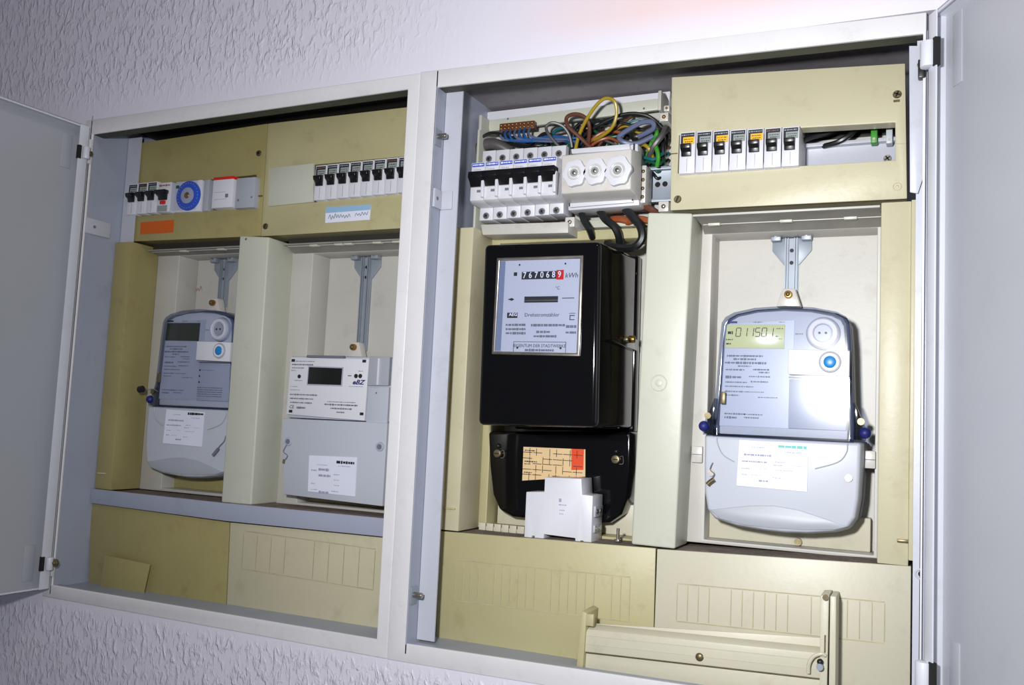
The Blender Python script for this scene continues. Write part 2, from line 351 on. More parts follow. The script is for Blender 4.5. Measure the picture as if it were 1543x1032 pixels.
# ---- doors (parts of their cabinets); inner faces look into the room
def door(cab, hx, hy, th, width, z0, z1, z0b, z1b, sgn, label):
    """sgn -1: hinged at the left cabinet's left edge; +1: at the right cabinet's right edge"""
    d = Vector((sgn * math.cos(th), -math.sin(th), 0)); n = Vector((-sgn * d.y, sgn * d.x, 0))   # n: towards the outside skin
    if n.y < 0 and sgn > 0: n = -n
    n = Vector((math.sin(th) * sgn, math.cos(th), 0)) if sgn > 0 else Vector((-math.sin(th), math.cos(th), 0))
    o = Vector((hx, hy, 0))
    def W(s, t, z): p = o + d * s + n * t; return (p.x, p.y, z)
    def zz(s): k = s / width; return z0 + (z0b - z0) * k, z1 + (z1b - z1) * k
    def slab(s0, s1, t0, t1, a=0, b=0, mb=None):
        mb = mb or MB(); v = []
        for s in (s0, s1):
            q0, q1 = zz(s)
            for t in (t0, t1): v += [W(s, t, q0 + a), W(s, t, q1 - b)]
        return mb.add(v, [(0, 1, 3, 2), (4, 6, 7, 5), (0, 4, 5, 1), (2, 3, 7, 6), (1, 5, 7, 3), (0, 2, 6, 4)])
    dr = obj('door', slab(0, width, .006, .0085), 'door', cab, label=label)
    # folded edge: return flange at the hinge side, top and bottom
    obj('hinge_flange', slab(0, .0016, -.010, .0085, .001, .001, slab(0, .014, -.010, -.0085, .001, .001)), 'doorw', dr, bevel=.0005)
    for top in (0, 1):
        mb = MB()
        q = [zz(0), zz(width)]; za, zb = q[0][top], q[1][top]; e = -.0014 if top else .0014
        for (ta, tb, h) in ((-.008, .0085, e), (-.008, -.0066, e * 2.5)):
            mb.add([W(0.001, ta, za), W(width, ta, zb), W(width, tb, zb), W(0.001, tb, za), W(0.001, ta, za + h), W(width, ta, zb + h), W(width, tb, zb + h), W(0.001, tb, za + h)],
                   [(0, 1, 2, 3), (7, 6, 5, 4), (0, 4, 5, 1), (1, 5, 6, 2), (2, 6, 7, 3), (3, 7, 4, 0)])
        obj('edge_fold', mb, 'doorw', dr)
    return dr, W, zz, slab
DL, WL, ZL, SL = door(LC, -.004, -.007, math.radians(83), .50, -.004, .6365, -.012, .647, -1, 'grey inner face of the left door, swung wide open')
DR, WR, ZR, SR = door(RC, 1.0920, -.010, math.radians(62), .50, -.012, .6410, -.012, .6410, 1, 'grey inner face of the right door, swung open')
# hinges: knuckle, leaf and screw
def hinge(door_, W, z, s=0.001, h=.020, r=.0055, tt=-.0125):
    a = MB(); p = W(s, tt, z); a.cyl((p[0], p[1]), r, z - h / 2, z + h / 2, 16, ax='z')
    k = obj('hinge', a, 'doorw', door_, bevel=.0008)
    def block(s0, s1, t0, t1, za, zb):
        v = [W(a_, b_, c_) for a_ in (s0, s1) for b_ in (t0, t1) for c_ in (za, zb)]
        return MB().add(v, [(0, 1, 3, 2), (4, 6, 7, 5), (0, 4, 5, 1), (2, 3, 7, 6), (1, 5, 7, 3), (0, 2, 6, 4)])
    obj('hinge_slot', block(s + .0062, s + .0105, -.0112, -.0060, z - h * .55, z + h * .55), 'dark', door_)
    obj('hinge_leaf', block(s + .0105, s + .0260, .0048, .0062, z - h * 1.4, z + h * 1.4), 'door', door_, bevel=.0012); return k
for z in (0.6009, 0.0477): hinge(DR, WR, z, s=.0040, h=.024, r=.0070, tt=-.0120)
for z in (0.5968, 0.0309): hinge(DL, WL, z, s=.0040, h=.017, r=.0052)
# hinge arm and bolt on the cabinets' inner faces
def bolt(parent, x, y, z, r=.004, mt='bronze'):
    o = obj('hinge_bolt', MB().cyl((x, z), r, y - .003, y + .001, 6, r * 1.1), mt, parent, bevel=.0004)
    obj('bolt_tip', MB().dome((x, z), r * .5, y - .003, .002), mt, o)
bolt(LC, 0.0109, -.008, 0.5963, .0040); bolt(LC, 0.0144, -.008, 0.0320, .0052)
bolt(RC, 1.0772, .002, 0.6001, .0036, 'chrome')
obj('hinge_arm', MB().box(1.0745, 1.081, -.003, .006, 0.5904 - .004, 0.6001 + .004), 'w_blk', RC, bevel=.001)
obj('hinge_arm', MB().box(-.006, .0040, -.004, .002, .585, .620), 'paint', LC, bevel=.001)
obj('hinge_arm', MB().box(-.006, .0030, -.004, .002, .012, .028), 'paint', LC, bevel=.001)

# ------------------------------------------------------------------ meter boards (one per field)
def board(label, fx0, fx1, px0, px1, z0, z1, ztop, mt, li=.01):
    """field fx0..fx1, pocket px0..px1"""
    t = thing('meter_board', label, 'meter board', ((fx0 + fx1) / 2, .155, z0))
    obj('back_plate', MB().box(px0 - .002, px1 + .002, .150, .154, z0, z1), 'tray', t)
    o_ = [(px0, z0), (px1, z0), (px1, z1), (px0, z1)]
    i_ = [(px0 + li, z0 + .004), (px1 - .006, z0 + .004), (px1 - .006, ztop), (px0 + li, ztop)]
    obj('recess_rim', MB().ring(o_, i_, .110, .150), mt, t, bevel=.001)
    return t, (px0, px1)
BA, _ = board('meter board in the rightmost field, pale grey recess behind the lit smart meter', .824, 1.070, .8425, 1.0415, .127, .490, .4705, 'tray', .0195)
BD, _ = board('meter board behind the black meter', .562, .823, .5840, .8035, .120, .482, .470, 'khaki', .0130)
BC, _ = board('meter board behind the box-shaped meter beside the white middle post', .252, .518, .2780, .4990, .125, .480, .4670, 'tray', .0370)
BB, _ = board('yellowed meter board in the leftmost field behind the dim smart meter', .001, .250, .0320, .2320, .127, .487, .4715, 'tray', .0420)
# side cheeks (front strips with deep inner side)
def cheek(parent, x0, x1, z0, z1, mt, side, dy=.11):
    s = MB().box(x0, x1, .057, dy, z0, z1); obj('side_cheek', s, mt, parent, bevel=.0012)
cheek(BB, .0012, .0330, .1275, .4840, 'mustard', 1)
cheek(BD, .5655, .5870, .1195, .4800, 'beige', 1)
cheek(BA, 1.0412, 1.0690, .1300, .4840, 'beige', -1)
cheek(BC, .4985, .5185, .1260, .4800, 'offwhite', -1)
obj('outer_edge', MB().box(1.0690, 1.0740, .052, .09, .1360, .4840), 'beige', BA, bevel=.0008)
obj('outer_edge', MB().box(.5615, .5665, .050, .09, .1200, .4790), 'khaki', BD, bevel=.0008)
# handles / tabs at cheek feet
for bd, (u, v), sx in ((BA, (1362, 815), 1), (BD, (677, 765), 1), (BB, (152, 713), 1)):
    pass
a = (1.0649,0.0560,0.1534); obj('release_tab', MB().box(a[0] - .006, a[0] + .005, .0535, .058, a[2] - .0015, a[2] + .0015), 'bronze', BA, bevel=.0005)
a = (0.5751,0.0560,0.1451); obj('release_tab', MB().box(a[0] - .007, a[0] + .007, .0545, .058, a[2] - .0008, a[2] + .0010), 'khaki', BD, bevel=.0003)
a = (0.0139,0.0560,0.1500); obj('release_tab', MB().box(a[0] - .007, a[0] + .007, .0545, .058, a[2] - .0008, a[2] + .0010), 'beige', BB, bevel=.0003)
# upper ledges: front bar, sloping grey soffit, second bar with clips, soffit up to the recess
for bd, x0, x1, za, zb_, zc, xs, two in ((BA, .8530, 1.0400, .4800, .4780, .4708, (.868, .945, 1.010), True), (BC, .2830, .4970, .4770, .4745, .4675, (.33, .37, .385, .43, .46), False), (BB, .0350, .2270, .4800, .4750, .4720, (.10, .17), False)):
    if two: obj('front_bar', MB().box(x0 - .002, x1, .060, .063, za, za + .0024), 'tray', bd, bevel=.0006)
    obj('upper_soffit', MB().profile(x0, x1, [(.063 if two else .085, za if two else zb_), (.094, zb_), (.110, zc), (.110, zc + .003), (.094, zb_ + .003), (.063 if two else .085, (za if two else zb_) + .002)]), 'soffit', bd)
    if not two: obj('shade_plate', MB().box(x0, x1, .0965, .0985, zb_ + .002, .505), 'near_black', bd)  # added dark plate, paints the shade in the gap below the cover
    obj('clip_bar', MB().box(x0 + .002, x1, .092, .095, zb_ - .0008, zb_ + .0014), 'tray', bd, bevel=.0005)
    for x in xs: obj('clip', MB().box(x - .0065, x + .0065, .0885, .096, zb_ - .0022, zb_ + .0024), 'offwhite', bd, bevel=.0006)
# lower mounting plates
obj('lower_plate', MB().box(.862, 1.031, .135, .150, .131, .166), 'cream', BA, bevel=.001)
obj('lower_plate', MB().box(.600, .790, .135, .150, .124, .160), 'cream', BD, bevel=.001)
obj('lower_plate', MB().box(.292, .488, .135, .150, .129, .150), 'khaki', BC, bevel=.001)
obj('lower_plate', MB().box(.044, .218, .135, .150, .131, .160), 'mustard', BB, bevel=.001)
obj('bottom_bolt', MB().cyl((0.9587,0.1354), .004, .130, .136, 10), 'bronze', BA)
# handwritten pencil note on the leftmost board
def scribble(x, z, y, wdt, h, mt, parent, n=14, slope=.0):
    pts = [(x + wdt * i / n, y, z + slope * i / n + (h / 2 if i % 2 else -h / 2) * random.uniform(.35, 1) + (h * .25 if i in (1, 5, 9) else 0)) for i in range(n + 1)]
    return obj('handwriting', MB().tube(pts, .00035, 5, 3), mt, parent)
scribble(0.0505, 0.4244, .1498, .034, .0095, 'redink', BB, slope=.004)
# hanging brackets: double rail, two ears, hook plate
def hanger(bd, cx, zt, zb, tilt=0):
    mb = MB()
    for dx in (-.0062, -.0036, .0036, .0062): mb.box(cx + dx - .0006, cx + dx + .0006, .1425, .150, zb, zt)
    mb.box(cx - .0075, cx + .0075, .1465, .150, zb, zt); obj('hanging_rail', mb, 'zinc', bd)
    pl = MB().prism([(cx - .0215, zt), (cx - .0215, zt - .014), (cx - .0085, zt - .030), (cx + .0085, zt - .030), (cx + .0215, zt - .014), (cx + .0215, zt)], .1475, .1498)
    obj('rail_plate', pl, 'zinc', bd, bevel=.0004)
    for k in (0, 1): obj('rail_hole', MB().cyl((cx, zt - .014 - .014 * k), .0022, .1458, .1466, 12), 'ink', bd)
    for sx in (-1, 1):
        e = obj('rail_ear', MB().box(cx + sx * .0165 - .0055, cx + sx * .0165 + .0055, .1375, .149, zt - .004, zt + .008), 'zinc', bd, bevel=.0008)
        obj('ear_screw', MB().cyl((cx + sx * .0165, zt + .002), .0022, .1362, .138, 10), 'chrome', e)
    hp = MB().prism([(cx - .0130, zb - .010), (cx + .0130, zb - .010), (cx + .0065, zb + .010), (cx - .0065, zb + .010)], .128, .1415); h = obj('hook_plate', hp, 'ivory', bd, bevel=.001)
    obj('hook_bolt', MB().cyl((cx, zb + .003), .0042, .1225, .129, 12, .0046), 'brass', h, bevel=.0006)
    obj('bolt_head', MB().dome((cx, zb + .003), .0025, .1226, .002), 'bronze', h)
hanger(BA, .9440, .4700, .4000)
hanger(BC, .3790, .4665, .3370)
hanger(BB, .1290, .4700, .4000)
# side terminal clips either side of the lit smart meter
for (u, v) in ((1049, 683), (1311, 692)):
    pass
for x, z in ((0.8528, 0.2232), (1.0304, 0.2278)):
    o = obj('guide_clip', MB().box(x - .006, x + .006, .105, .128, z - .009, z + .009), 'ivory', BA, bevel=.001)
    obj('clip_slot', MB().box(x - .0055, x + .0055, .1044, .1056, z - .0004, z + .0004), 'inkgrey', o)

# ------------------------------------------------------------------ removable divider posts between fields
def divider(label, quad, mt, marks):
    t = thing('divider_cover', label, 'divider', ((quad[0][0] + quad[1][0]) / 2, .08, min(quad[0][1], quad[1][1])))
    obj('cover_strip', MB().prism(quad, .057, .1115), mt, t, bevel=.0022, seg=3)
    return t
pL = divider('pale upright divider between the dim smart meter and the box-shaped meter', [(0.2328,0.1257), (0.2825,0.1261), (0.2806,0.4804), (0.2309,0.4843)], 'offwhite', 0)
pR = divider('broad white upright divider between the black meter and the lit smart meter', [(0.7958,0.1246), (0.8435,0.1243), (0.8511,0.4831), (0.8015,0.4865)], 'offwhite', 0)
c = (0.8205,0.2984); obj('round_mark', MB().torus(c, .0085, .0007, .0570), 'offwhite', pR); obj('mark_hub', MB().dome(c, .004, .057, .0007), 'offwhite', pR)
c = (0.2425,0.4820); obj('pin', MB().dome((c[0], c[1] - .003), .0016, .057, .001), 'bronze', pL)

# ------------------------------------------------------------------ lower blanking panels
def panel(label, quad, mt, loc, ribs=None, top=True):
    t = thing('lower_panel', label, 'panel', loc)
    obj('panel_face', MB().prism(quad, .057, .0605), mt, t, bevel=.0009)
    zt0, zt1 = quad[3][1], quad[2][1]
    b = MB().add([(quad[3][0], .0605, zt0 - .004), (quad[2][0], .0605, zt1 - .004), (quad[2][0], .1495, zt1 - .004), (quad[3][0], .1495, zt0 - .004),
                  (quad[3][0], .0605, zt0 - .0005), (quad[2][0], .0605, zt1 - .0005), (quad[2][0], .1495, zt1 - .0005), (quad[3][0], .1495, zt0 - .0005)],
                 [(0, 3, 2, 1), (4, 5, 6, 7), (0, 1, 5, 4), (1, 2, 6, 5), (2, 3, 7, 6), (3, 0, 4, 7)])
    if top: obj('top_ledge', b, 'dust', t, label='dusty brown top ledge')
    if ribs:
        x0, x1, za, zb, dz, n = ribs
        for zc in (za, zb):
            obj('knockout_edge', MB().prism([(x0, zc - .0005), (x1, zc - .0005 + dz), (x1, zc + .0005 + dz), (x0, zc + .0005)], .0565, .0572), 'groove', t)
        base = None
        for k in range(n + 1):
            x = x0 + (x1 - x0) * k / n
            if base is None: base = obj('knockout_rib', MB().box(x0 - .0004, x0 + .0004, .0563, .0572, zb + .0015, za - .0015), 'groove', t); continue
            if k % 7 == 4 and k < n: continue
            c_ = base.copy(); C.objects.link(c_); c_.parent = t; c_.location = (x - x0, 0, dz * k / n)
    return t
panel('far left blank khaki lower panel with a torn corner', [(0.0059,-0.0096), (0.2530,-0.0053), (0.2491,0.1010), (-0.0029,0.1066)], 'mustard', (.125, .06, -.003), top=False)
panel('lower panel of the left cabinet beside the middle post, beige with faint outlines', [(0.2546,-0.0051), (0.5050,-0.0058), (0.5031,0.1031), (0.2507,0.1012)], 'beige', (.37, .06, -.003), ribs=(.275, .476, .0925, .0440, -.004, 9), top=False)
panel('khaki beige lower panel under the black meter, embossed with a ribbed rectangle', [(0.5646,-0.0092), (0.8237,-0.0071), (0.8228,0.1230), (0.5630,0.1179)], 'khaki', (.69, .06, -.003),
      ribs=(0.5854, 0.7963, 0.0871, 0.0405, .003, 21))
panel('pale cream lower panel under the lit smart meter, embossed with a ribbed rectangle', [(.8240, -.0035), (1.0715, -.0035), (1.0715,0.1303), (0.8243,0.1224)], 'cream', (.95, .06, -.003),
      ribs=(0.8475, 1.0485, 0.0892, 0.0506, .005, 18))
# dusty floor of the two left meter pockets
for bd, a, b, z in ((BB, .001, .250, .1255), (BC, .2500, .519, .1262)):
    obj('dusty_floor', MB().box(a, b, .056, .1495, z - .003, z), 'dust', bd)
# torn strip of panel leaning in the far left corner
sc = MB().prism([(0.0361,-0.0133), (0.1173,-0.0101), (0.1256,0.0350), (0.0426,0.0391)], .0480, .0505)
tag(obj('panel_scrap', sc, 'mustard', None, bevel=.0006, loc=(0.0858,0.0500,-0.0111)), 'small khaki scrap of panel leaning in the bottom left corner', 'panel scrap')

# loose terminal strip cover lying in the bottom right
t = thing('terminal_strip_cover', 'long loose cream cover strip with a seal screw, lying over the bottom right panels', 'cover', (.88, .03, -.003))
q = [(0.7550,0.0140), (0.9992,0.0228), (0.9988,0.0458), (0.7621,0.0373)]
obj('upper_face', MB().taper(q, .0215, [(q[0][0], q[0][1]), (q[1][0], q[1][1]), (q[2][0] + .001, q[2][1] + .004), (q[3][0], q[3][1] + .004)], .034), 'cream', t, bevel=.0008)
obj('lower_face', MB().prism([(q[0][0], -.0035), (q[1][0], -.0035), (q[1][0], q[1][1] - .0012), (q[0][0], q[0][1] - .0012)], .026, .050), 'cream', t, bevel=.0008)
obj('rear_sheet', MB().prism([(q[0][0], q[0][1]), (q[1][0], q[1][1]), (q[2][0], q[2][1] + .012), (q[3][0], q[3][1] + .004)], .034, .0355), 'cream', t, bevel=.0004)
obj('fold_line', MB().prism([(q[0][0], q[0][1] - .0012), (q[1][0], q[1][1] - .0012), (q[1][0], q[1][1] + .0002), (q[0][0], q[0][1] + .0002)], .0225, .05), 'bronze', t)
for k in (.25, .62):
    a, b = lerp(q[0], q[3], k + .1), lerp(q[1], q[2], k + .1); obj('moulded_line', MB().prism([a, b, (b[0], b[1] + .0006), (a[0], a[1] + .0006)], .0209, .0222), 'cream', t)
obj('end_strip', MB().prism([(0.7529,-0.0051), (0.7602,-0.0040), (0.7621,0.0542), (0.7569,0.0563)], .018, .055), 'khaki', t, bevel=.0005)
a = (0.7660,0.0480); obj('end_clip', MB().box(a[0] - .0042, a[0] + .0042, .0165, .022, a[1] - .006, a[1] + .006), 'khaki', t, bevel=.0005)
for (u0, u1, zt) in ((1235, 1246, 897), (1249, 1259, 895)):
    a, b, c_, d_ = (0.9944,0.0187), (1.0008,0.0197), (1.0013,0.1005), (0.9936,0.0996)
    if u0 == 1249: a, b, c_, d_ = (1.0023,0.0192), (1.0082,0.0201), (1.0076,0.0996), (1.0022,0.0996)
    obj('end_post', MB().prism([(a[0], -.0035), (b[0], -.0035), c_, d_], .018 if u0 == 1235 else .021, .055), 'cream', t, bevel=.0006)
a = (0.9985,0.0985); obj('post_screw', MB().cyl(a, .0028, .0150, .018, 8), 'bronze', t)
a = (0.8804,0.0259); obj('cover_screw', MB().dome(a, .0042, .0215, .002), 'bronze', t)
a = (0.9948,0.0353); o = obj('seal_screw', MB().cyl(a, .0032, .0105, .018, 10), 'zinc', t); obj('screw_tip', MB().dome((a[0], a[1] + .004), .0030, .015, .003), 'w_blk', t)
obj('hook_latch', MB().tube([(0.9842,0.0170,0.0271), (0.9848,0.0160,0.0359), (0.9888,0.0160,0.0431), (0.9959,0.0160,0.0466), (0.9993,0.0170,0.0450)], .0018), 'cream', t)
a = (0.9986,0.0558); obj('slot_mark', MB().box(a[0] - .0007, a[0] + .0007, .0172, .0182, a[1] - .008, a[1] + .008), 'bronze', t)

# ------------------------------------------------------------------ distribution cover plates
def cover(label, outer, win, mt, loc, win_on=True):
    t = thing('distribution_cover', label, 'cover plate', loc)
    mb = MB().ring(outer, win, .070, .0730); pl = obj('cover_plate', mb, mt, t, bevel=.0011)
    obj('skirt', MB().ring(inset(outer, .0009), inset(outer, .0032), .0728, .112), mt, t)
    obj('window_edge', MB().ring(inset(win, -.0012), win, .0722, .088), mt, t)
    return t
YC = .070
oR = [(0.8233,0.4906), (1.0647,0.4898), (1.0617,0.6300), (0.8199,0.6433)]
wR = [(0.8302,0.5321), (1.0533,0.5301), (1.0529,0.5693), (0.8304,0.5759)]
cR = cover('beige distribution cover at the top right over seven fuse switches and an open slot', oR, wR, 'beige', (.94, .10, .481))
oL = [(0.0121,0.4872), (0.2556,0.4855), (0.2537,0.6428), (0.0127,0.6350)]
wLc = [(0.0079,0.5241), (0.2446,0.5270), (0.2406,0.5718), (0.0069,0.5681)]
cL = cover('khaki distribution cover at the far left with an orange sticker', oL, wLc, 'mustard', (.13, .10, .481))
oM = [(0.2563,0.4850), (0.4907,0.4863), (0.4844,0.6437), (0.2543,0.6427)]
wM = [(0.2639,0.5259), (0.4820,0.5310), (0.4788,0.5793), (0.2627,0.5786)]
cM = cover('khaki distribution cover left of the middle post with a blue and white sticker', oM, wM, 'khaki', (.38, .10, .481))
for cv, (a, cr_) in ((cR, ((1.0545,0.5982), True)), (cR, ((0.8312,0.5028), False)), (cL, ((0.2425,0.6016), True)), (cL, ((0.0192,0.4939), True)), (cM, ((0.2630,0.4985), False))):
    screw_head('cover_screw', cv, a, .070, .0044, 'bronze', cross=cr_, ang=1.2)
a = (1.0554,0.5026); obj('blind_screw_boss', MB().torus(a, .0038, .0005, .0700), 'beige', cR); obj('boss_centre', MB().dome(a, .0018, .070, .0006), 'beige', cR)
a = (1.0540,0.5913); obj('screw_arrow', MB().box(a[0] - .003, a[0] + .003, .0693, .0702, a[1] - .0012, a[1] + .0012), 'bronze', cR)
# seams where upper and lower halves of the covers meet
s = (0.8213,0.5547); e = (0.8295,0.5555); obj('seam', MB().box(s[0] + .0005, e[0], .0696, .0702, s[1] - .0006, s[1] + .0006), 'bronze', cR)
s = (1.0532,0.5466); e = (1.0630,0.5464); obj('seam', MB().box(s[0], e[0], .0697, .0702, s[1] - .0003, s[1] + .0003), 'khaki', cR)
s = (0.2433,0.5410); obj('seam_catch', MB().box(s[0] - .003, s[0] + .011, .068, .0702, s[1] - .0008, s[1] + .0008), 'bronze', cL)
obj('seam_catch', MB().box(s[0] + .0035, s[0] + .0047, .0692, .0702, s[1] - .010, s[1]), 'bronze', cL)
# stickers
obj('orange_sticker', MB().prism([(0.0351,0.4971), (0.0987,0.4972), (0.0981,0.5156), (0.0344,0.5148)], .0694, .0699), 'orange', cL, label='blank orange sticker')
st = obj('paper_sticker', MB().prism([(0.3613,0.4983), (0.4302,0.4993), (0.4308,0.5192), (0.3607,0.5196)], .0694, .0699), 'paper', cM, label='white sticker with a pale blue upper band and handwriting')
obj('blue_band', MB().prism([(0.3615,0.5115), (0.4304,0.5123), (0.4309,0.5192), (0.3609,0.5195)], .0691, .0694), 'skyblue', st)
a = (0.3654,0.5016); scribble(a[0] + .001, a[1] + .0035, .0690, .034, .006, 'inkgrey', st, 16, .001); scribble(a[0] + .042, a[1] + .005, .0690, .020, .005, 'inkgrey', st, 9, .001)
# blank filler in the window of the middle cover
obj('blanking_plate', MB().prism([(0.2659,0.5256), (0.3403,0.5278), (0.3371,0.5802), (0.2646,0.5791)], .0685, .0725), 'offwhite', cM, bevel=.0005, label='off-white blanking plate')

# ------------------------------------------------------------------ circuit breakers
def switch(name, label, cat, group, x, z, w, h, y, sticker, stubs=True, blk=.42, tall=False, mtb='white'):
    """modular breaker nose, left-bottom corner (x, z) on plane y"""
    t = thing(name, label, cat, (x + w / 2, .118, z), group)
    g_ = .0004
    body = MB().profile(x + g_, x + w - g_, [(y, z), (y, z + h), (.088, z + h + .001), (.088, z + h + .019), (.118, z + h + .019), (.118, z - .019), (.088, z - .019), (.088, z - .001)])
    obj('body', body, mtb, t, bevel=.0007)
    zl = z + h * .78
    if sticker:
        lb = obj('rating_label', MB().box(x + w * .10, x + w * .92, y - .0004, y + .001, z + h * .70, z + h * .965), 'ink', t)
        obj('label_field', MB().box(x + w * .24, x + w * .92, y - .0007, y, z + h * .70, z + h * .865), sticker, lb)
        dashes([(x + w * .3, x + w * .86, z + h * .81, .0011), (x + w * .34, x + w * .82, z + h * .75, .0011)], y - .0007, 'ink', lb, 'label_print')
        dashes([(x + w * .14, x + w * .88, z + h * .918, .0012)], y - .0004, 'redink' if sticker == 'labelgrey' and random.random() < .5 else 'label', lb, 'label_print')
    tg = MB().profile(x + w * .16, x + w * .76, [(y + .001, z + h * .40), (y - .0022, z + h * .40), (y - .0030, z + h * .50), (y - .0075, z + h * .56), (y - .0085, z + h * .66), (y - .004, z + h * .70), (y + .001, z + h * .70)])
    obj('toggle', tg, 'black', t, bevel=.0006)
    obj('split_line', MB().box(x + w * .49, x + w * .51, y - .0002, y + .0004, z + h * .04, z + h * .36), 'inkgrey', t)
    return t
# seven in the top right cover
aL, aR = (0.8330,0.0625,0.5292), (0.9608,0.0625,0.5294); bL, bR = (0.8322,0.0625,0.5764), (0.9600,0.0625,0.5714)
n = 7; wd = (aR[0] - aL[0]) / n
ords = ['leftmost', 'second', 'third', 'fourth', 'fifth', 'sixth', 'last']
cols = ['yellow', 'labelgrey', 'yellow', 'labelgrey', 'yellow', 'labelgrey', 'labelgrey']
for k in range(n):
    z0 = aL[2] + (aR[2] - aL[2]) * (k + .5) / n; z1 = bL[2] + (bR[2] - bL[2]) * (k + .5) / n
    lb = {'yellow': 'yellow-labelled', 'labelgrey': 'grey-labelled'}[cols[k]]
    switch('circuit_breaker', f'{lb} white breaker, {ords[k]} of the seven in the top right cover' if k != 6 else 'grey-labelled white breaker bordering the open slot in the top right cover', 'circuit breaker', 'seven breakers in the top right cover', aL[0] + wd * k, z0, wd, z1 - z0, .0625, cols[k])
# eight in the left cabinet beside the middle post
aL, aR = (0.3450,0.0625,0.5277), (0.4904,0.0625,0.5303); bL, bR = (0.3435,0.0625,0.5743), (0.4873,0.0625,0.5765)
n = 8; wd = (aR[0] - aL[0]) / n
ords8 = ['first beside the blanking plate', 'second from the blanking plate', 'third from the blanking plate', 'fourth from the blanking plate', 'fifth from the blanking plate', 'sixth from the blanking plate', 'seventh from the blanking plate', 'half hidden behind the white middle post, black toggle']
for k in range(n):
    z0 = aL[2] + (aR[2] - aL[2]) * (k + .5) / n; z1 = bL[2] + (bR[2] - bL[2]) * (k + .5) / n
    switch('circuit_breaker', f'narrow white breaker, {ords8[k]}', 'circuit breaker', 'breakers in the cover left of the middle post', aL[0] + wd * k, z0, wd, z1 - z0, .0625, 'labelgrey')
# far left cover: three breakers, a residual-current switch, timer, filler, contactor, grey module
aL, aR = (0.0118,0.0625,0.5252), (0.0686,0.0625,0.5262); bL, bR = (0.0093,0.0625,0.5710), (0.0662,0.0625,0.5722)
wd = (aR[0] - aL[0]) / 3
for k in range(3):
    z0 = aL[2] + (aR[2] - aL[2]) * (k + .5) / 3; z1 = bL[2] + (bR[2] - bL[2]) * (k + .5) / 3
    switch('circuit_breaker', ['leftmost', 'second', 'third'][k] + ' of the three small breakers at the far left above the orange sticker', 'circuit breaker', 'three breakers at the far left', aL[0] + wd * k, z0, wd, z1 - z0, .0625, 'labelgrey')
def module(name, label, cat, u0, u1, v0, v1, mt, y=.0625):
    pass
a, b = (0.0699,0.0625,0.5261), (0.0956,0.0625,0.5693)
t = switch('residual_current_switch', 'white switch with a wide black toggle and red test button, left of the blue timer', 'switch', None, a[0], a[2], b[0] - a[0], b[2] - a[2], .0625, None)
w_ = b[0] - a[0]; h_ = b[2] - a[2]
obj('toggle_bar', MB().box(a[0] + w_ * .02, a[0] + w_ * .84, .054, .0622, a[2] + h_ * .60, a[2] + h_ * .72), 'black', t, bevel=.0006)
obj('test_button', MB().box(a[0] + w_ * .30, a[0] + w_ * .66, .0600, .063, a[2] + h_ * .26, a[2] + h_ * .38), 'red', t, bevel=.0005)
obj('rating_plate', MB().box(a[0] + w_ * .08, a[0] + w_ * .80, .0620, .063, a[2] + h_ * .02, a[2] + h_ * .22), 'labelgrey', t)
dashes([(a[0] + w_ * .1, a[0] + w_ * .9, a[2] + h_ * .9, .003)], .0624, 'redink', t)
# timer switch
a, b = (0.1020,0.0620,0.5243), (0.1502,0.0620,0.5693); zc = (a[2] + b[2]) / 2; x0, x1 = a[0], b[0]
t = thing('timer_switch', 'white timer switch with a round blue dial in the far left cover', 'timer', ((x0 + x1) / 2, .118, a[2]))
obj('body', MB().box(x0, x1, .064, .118, a[2], b[2]), 'white', t, bevel=.001)
rd = (b[2] - a[2]) * .47; cc = ((x0 + x1) / 2 + .003, zc)
dl = obj('dial', MB().cyl(cc, rd, .0605, .064, 40), 'dial', t, bevel=.0006)
obj('dial_hub', MB().cyl(cc, rd * .55, .0590, .0607, 28), 'label', dl, bevel=.0005); obj('dial_knob', MB().dome(cc, rd * .22, .0591, .002), 'brass', dl)
tk = MB()
for k in range(24):
    q_ = 2 * math.pi * k / 24; tk.cyl((cc[0] + rd * .85 * math.cos(q_), cc[1] + rd * .85 * math.sin(q_)), .0006, .0601, .0606, 6)
obj('dial_ticks', tk, 'label', dl)
obj('clear_cover', MB().box(x0 + .0008, x1 - .0008, .0555, .0562, a[2] + .001, b[2] - .001), 'clear', t)
obj('indicator', MB().box(x0 + .002, x0 + .007, .0625, .0642, b[2] - .010, b[2] - .006), 'w_dgrn', t)
# grey spacer
a, b = (0.1521,0.0660,0.5245), (0.1622,0.0660,0.5696)
t = tag(obj('spacer_module', MB().box(a[0], b[0], .066, .115, a[2], b[2]), 'grey', None, bevel=.0008, loc=((a[0] + b[0]) / 2, .115, a[2])), 'narrow grey filler module between the blue timer and the white contactor', 'filler module')
# contactor with red top edge
a, b = (0.1771,0.0570,0.5249), (0.2128,0.0570,0.5675)
t = thing('contactor', 'white contactor with a red top edge in the far left cover', 'contactor', ((a[0] + b[0]) / 2, .118, a[2]))
obj('body', MB().box(a[0], b[0], .057, .118, a[2], b[2] - .0025), 'white', t, bevel=.0012)
obj('red_strip', MB().box(a[0], b[0], .0572, .10, b[2] - .0025, b[2] + .0012), 'red', t, bevel=.0005)
obj('status_window', MB().box(a[0] + (b[0] - a[0]) * .66, a[0] + (b[0] - a[0]) * .80, .0566, .058, a[2] + .014, a[2] + .019), 'inkgrey', t)
dashes([(a[0] + .004, b[0] - .012, a[2] + .022, .001), (a[0] + .004, b[0] - .010, a[2] + .012, .001)], .0569, 'inkpale', t)
a, b = (0.2155,0.0600,0.5235), (0.2483,0.0600,0.5658)
t = thing('relay_module', 'smooth grey module right of the white contactor', 'module', ((a[0] + b[0]) / 2, .118, a[2]))
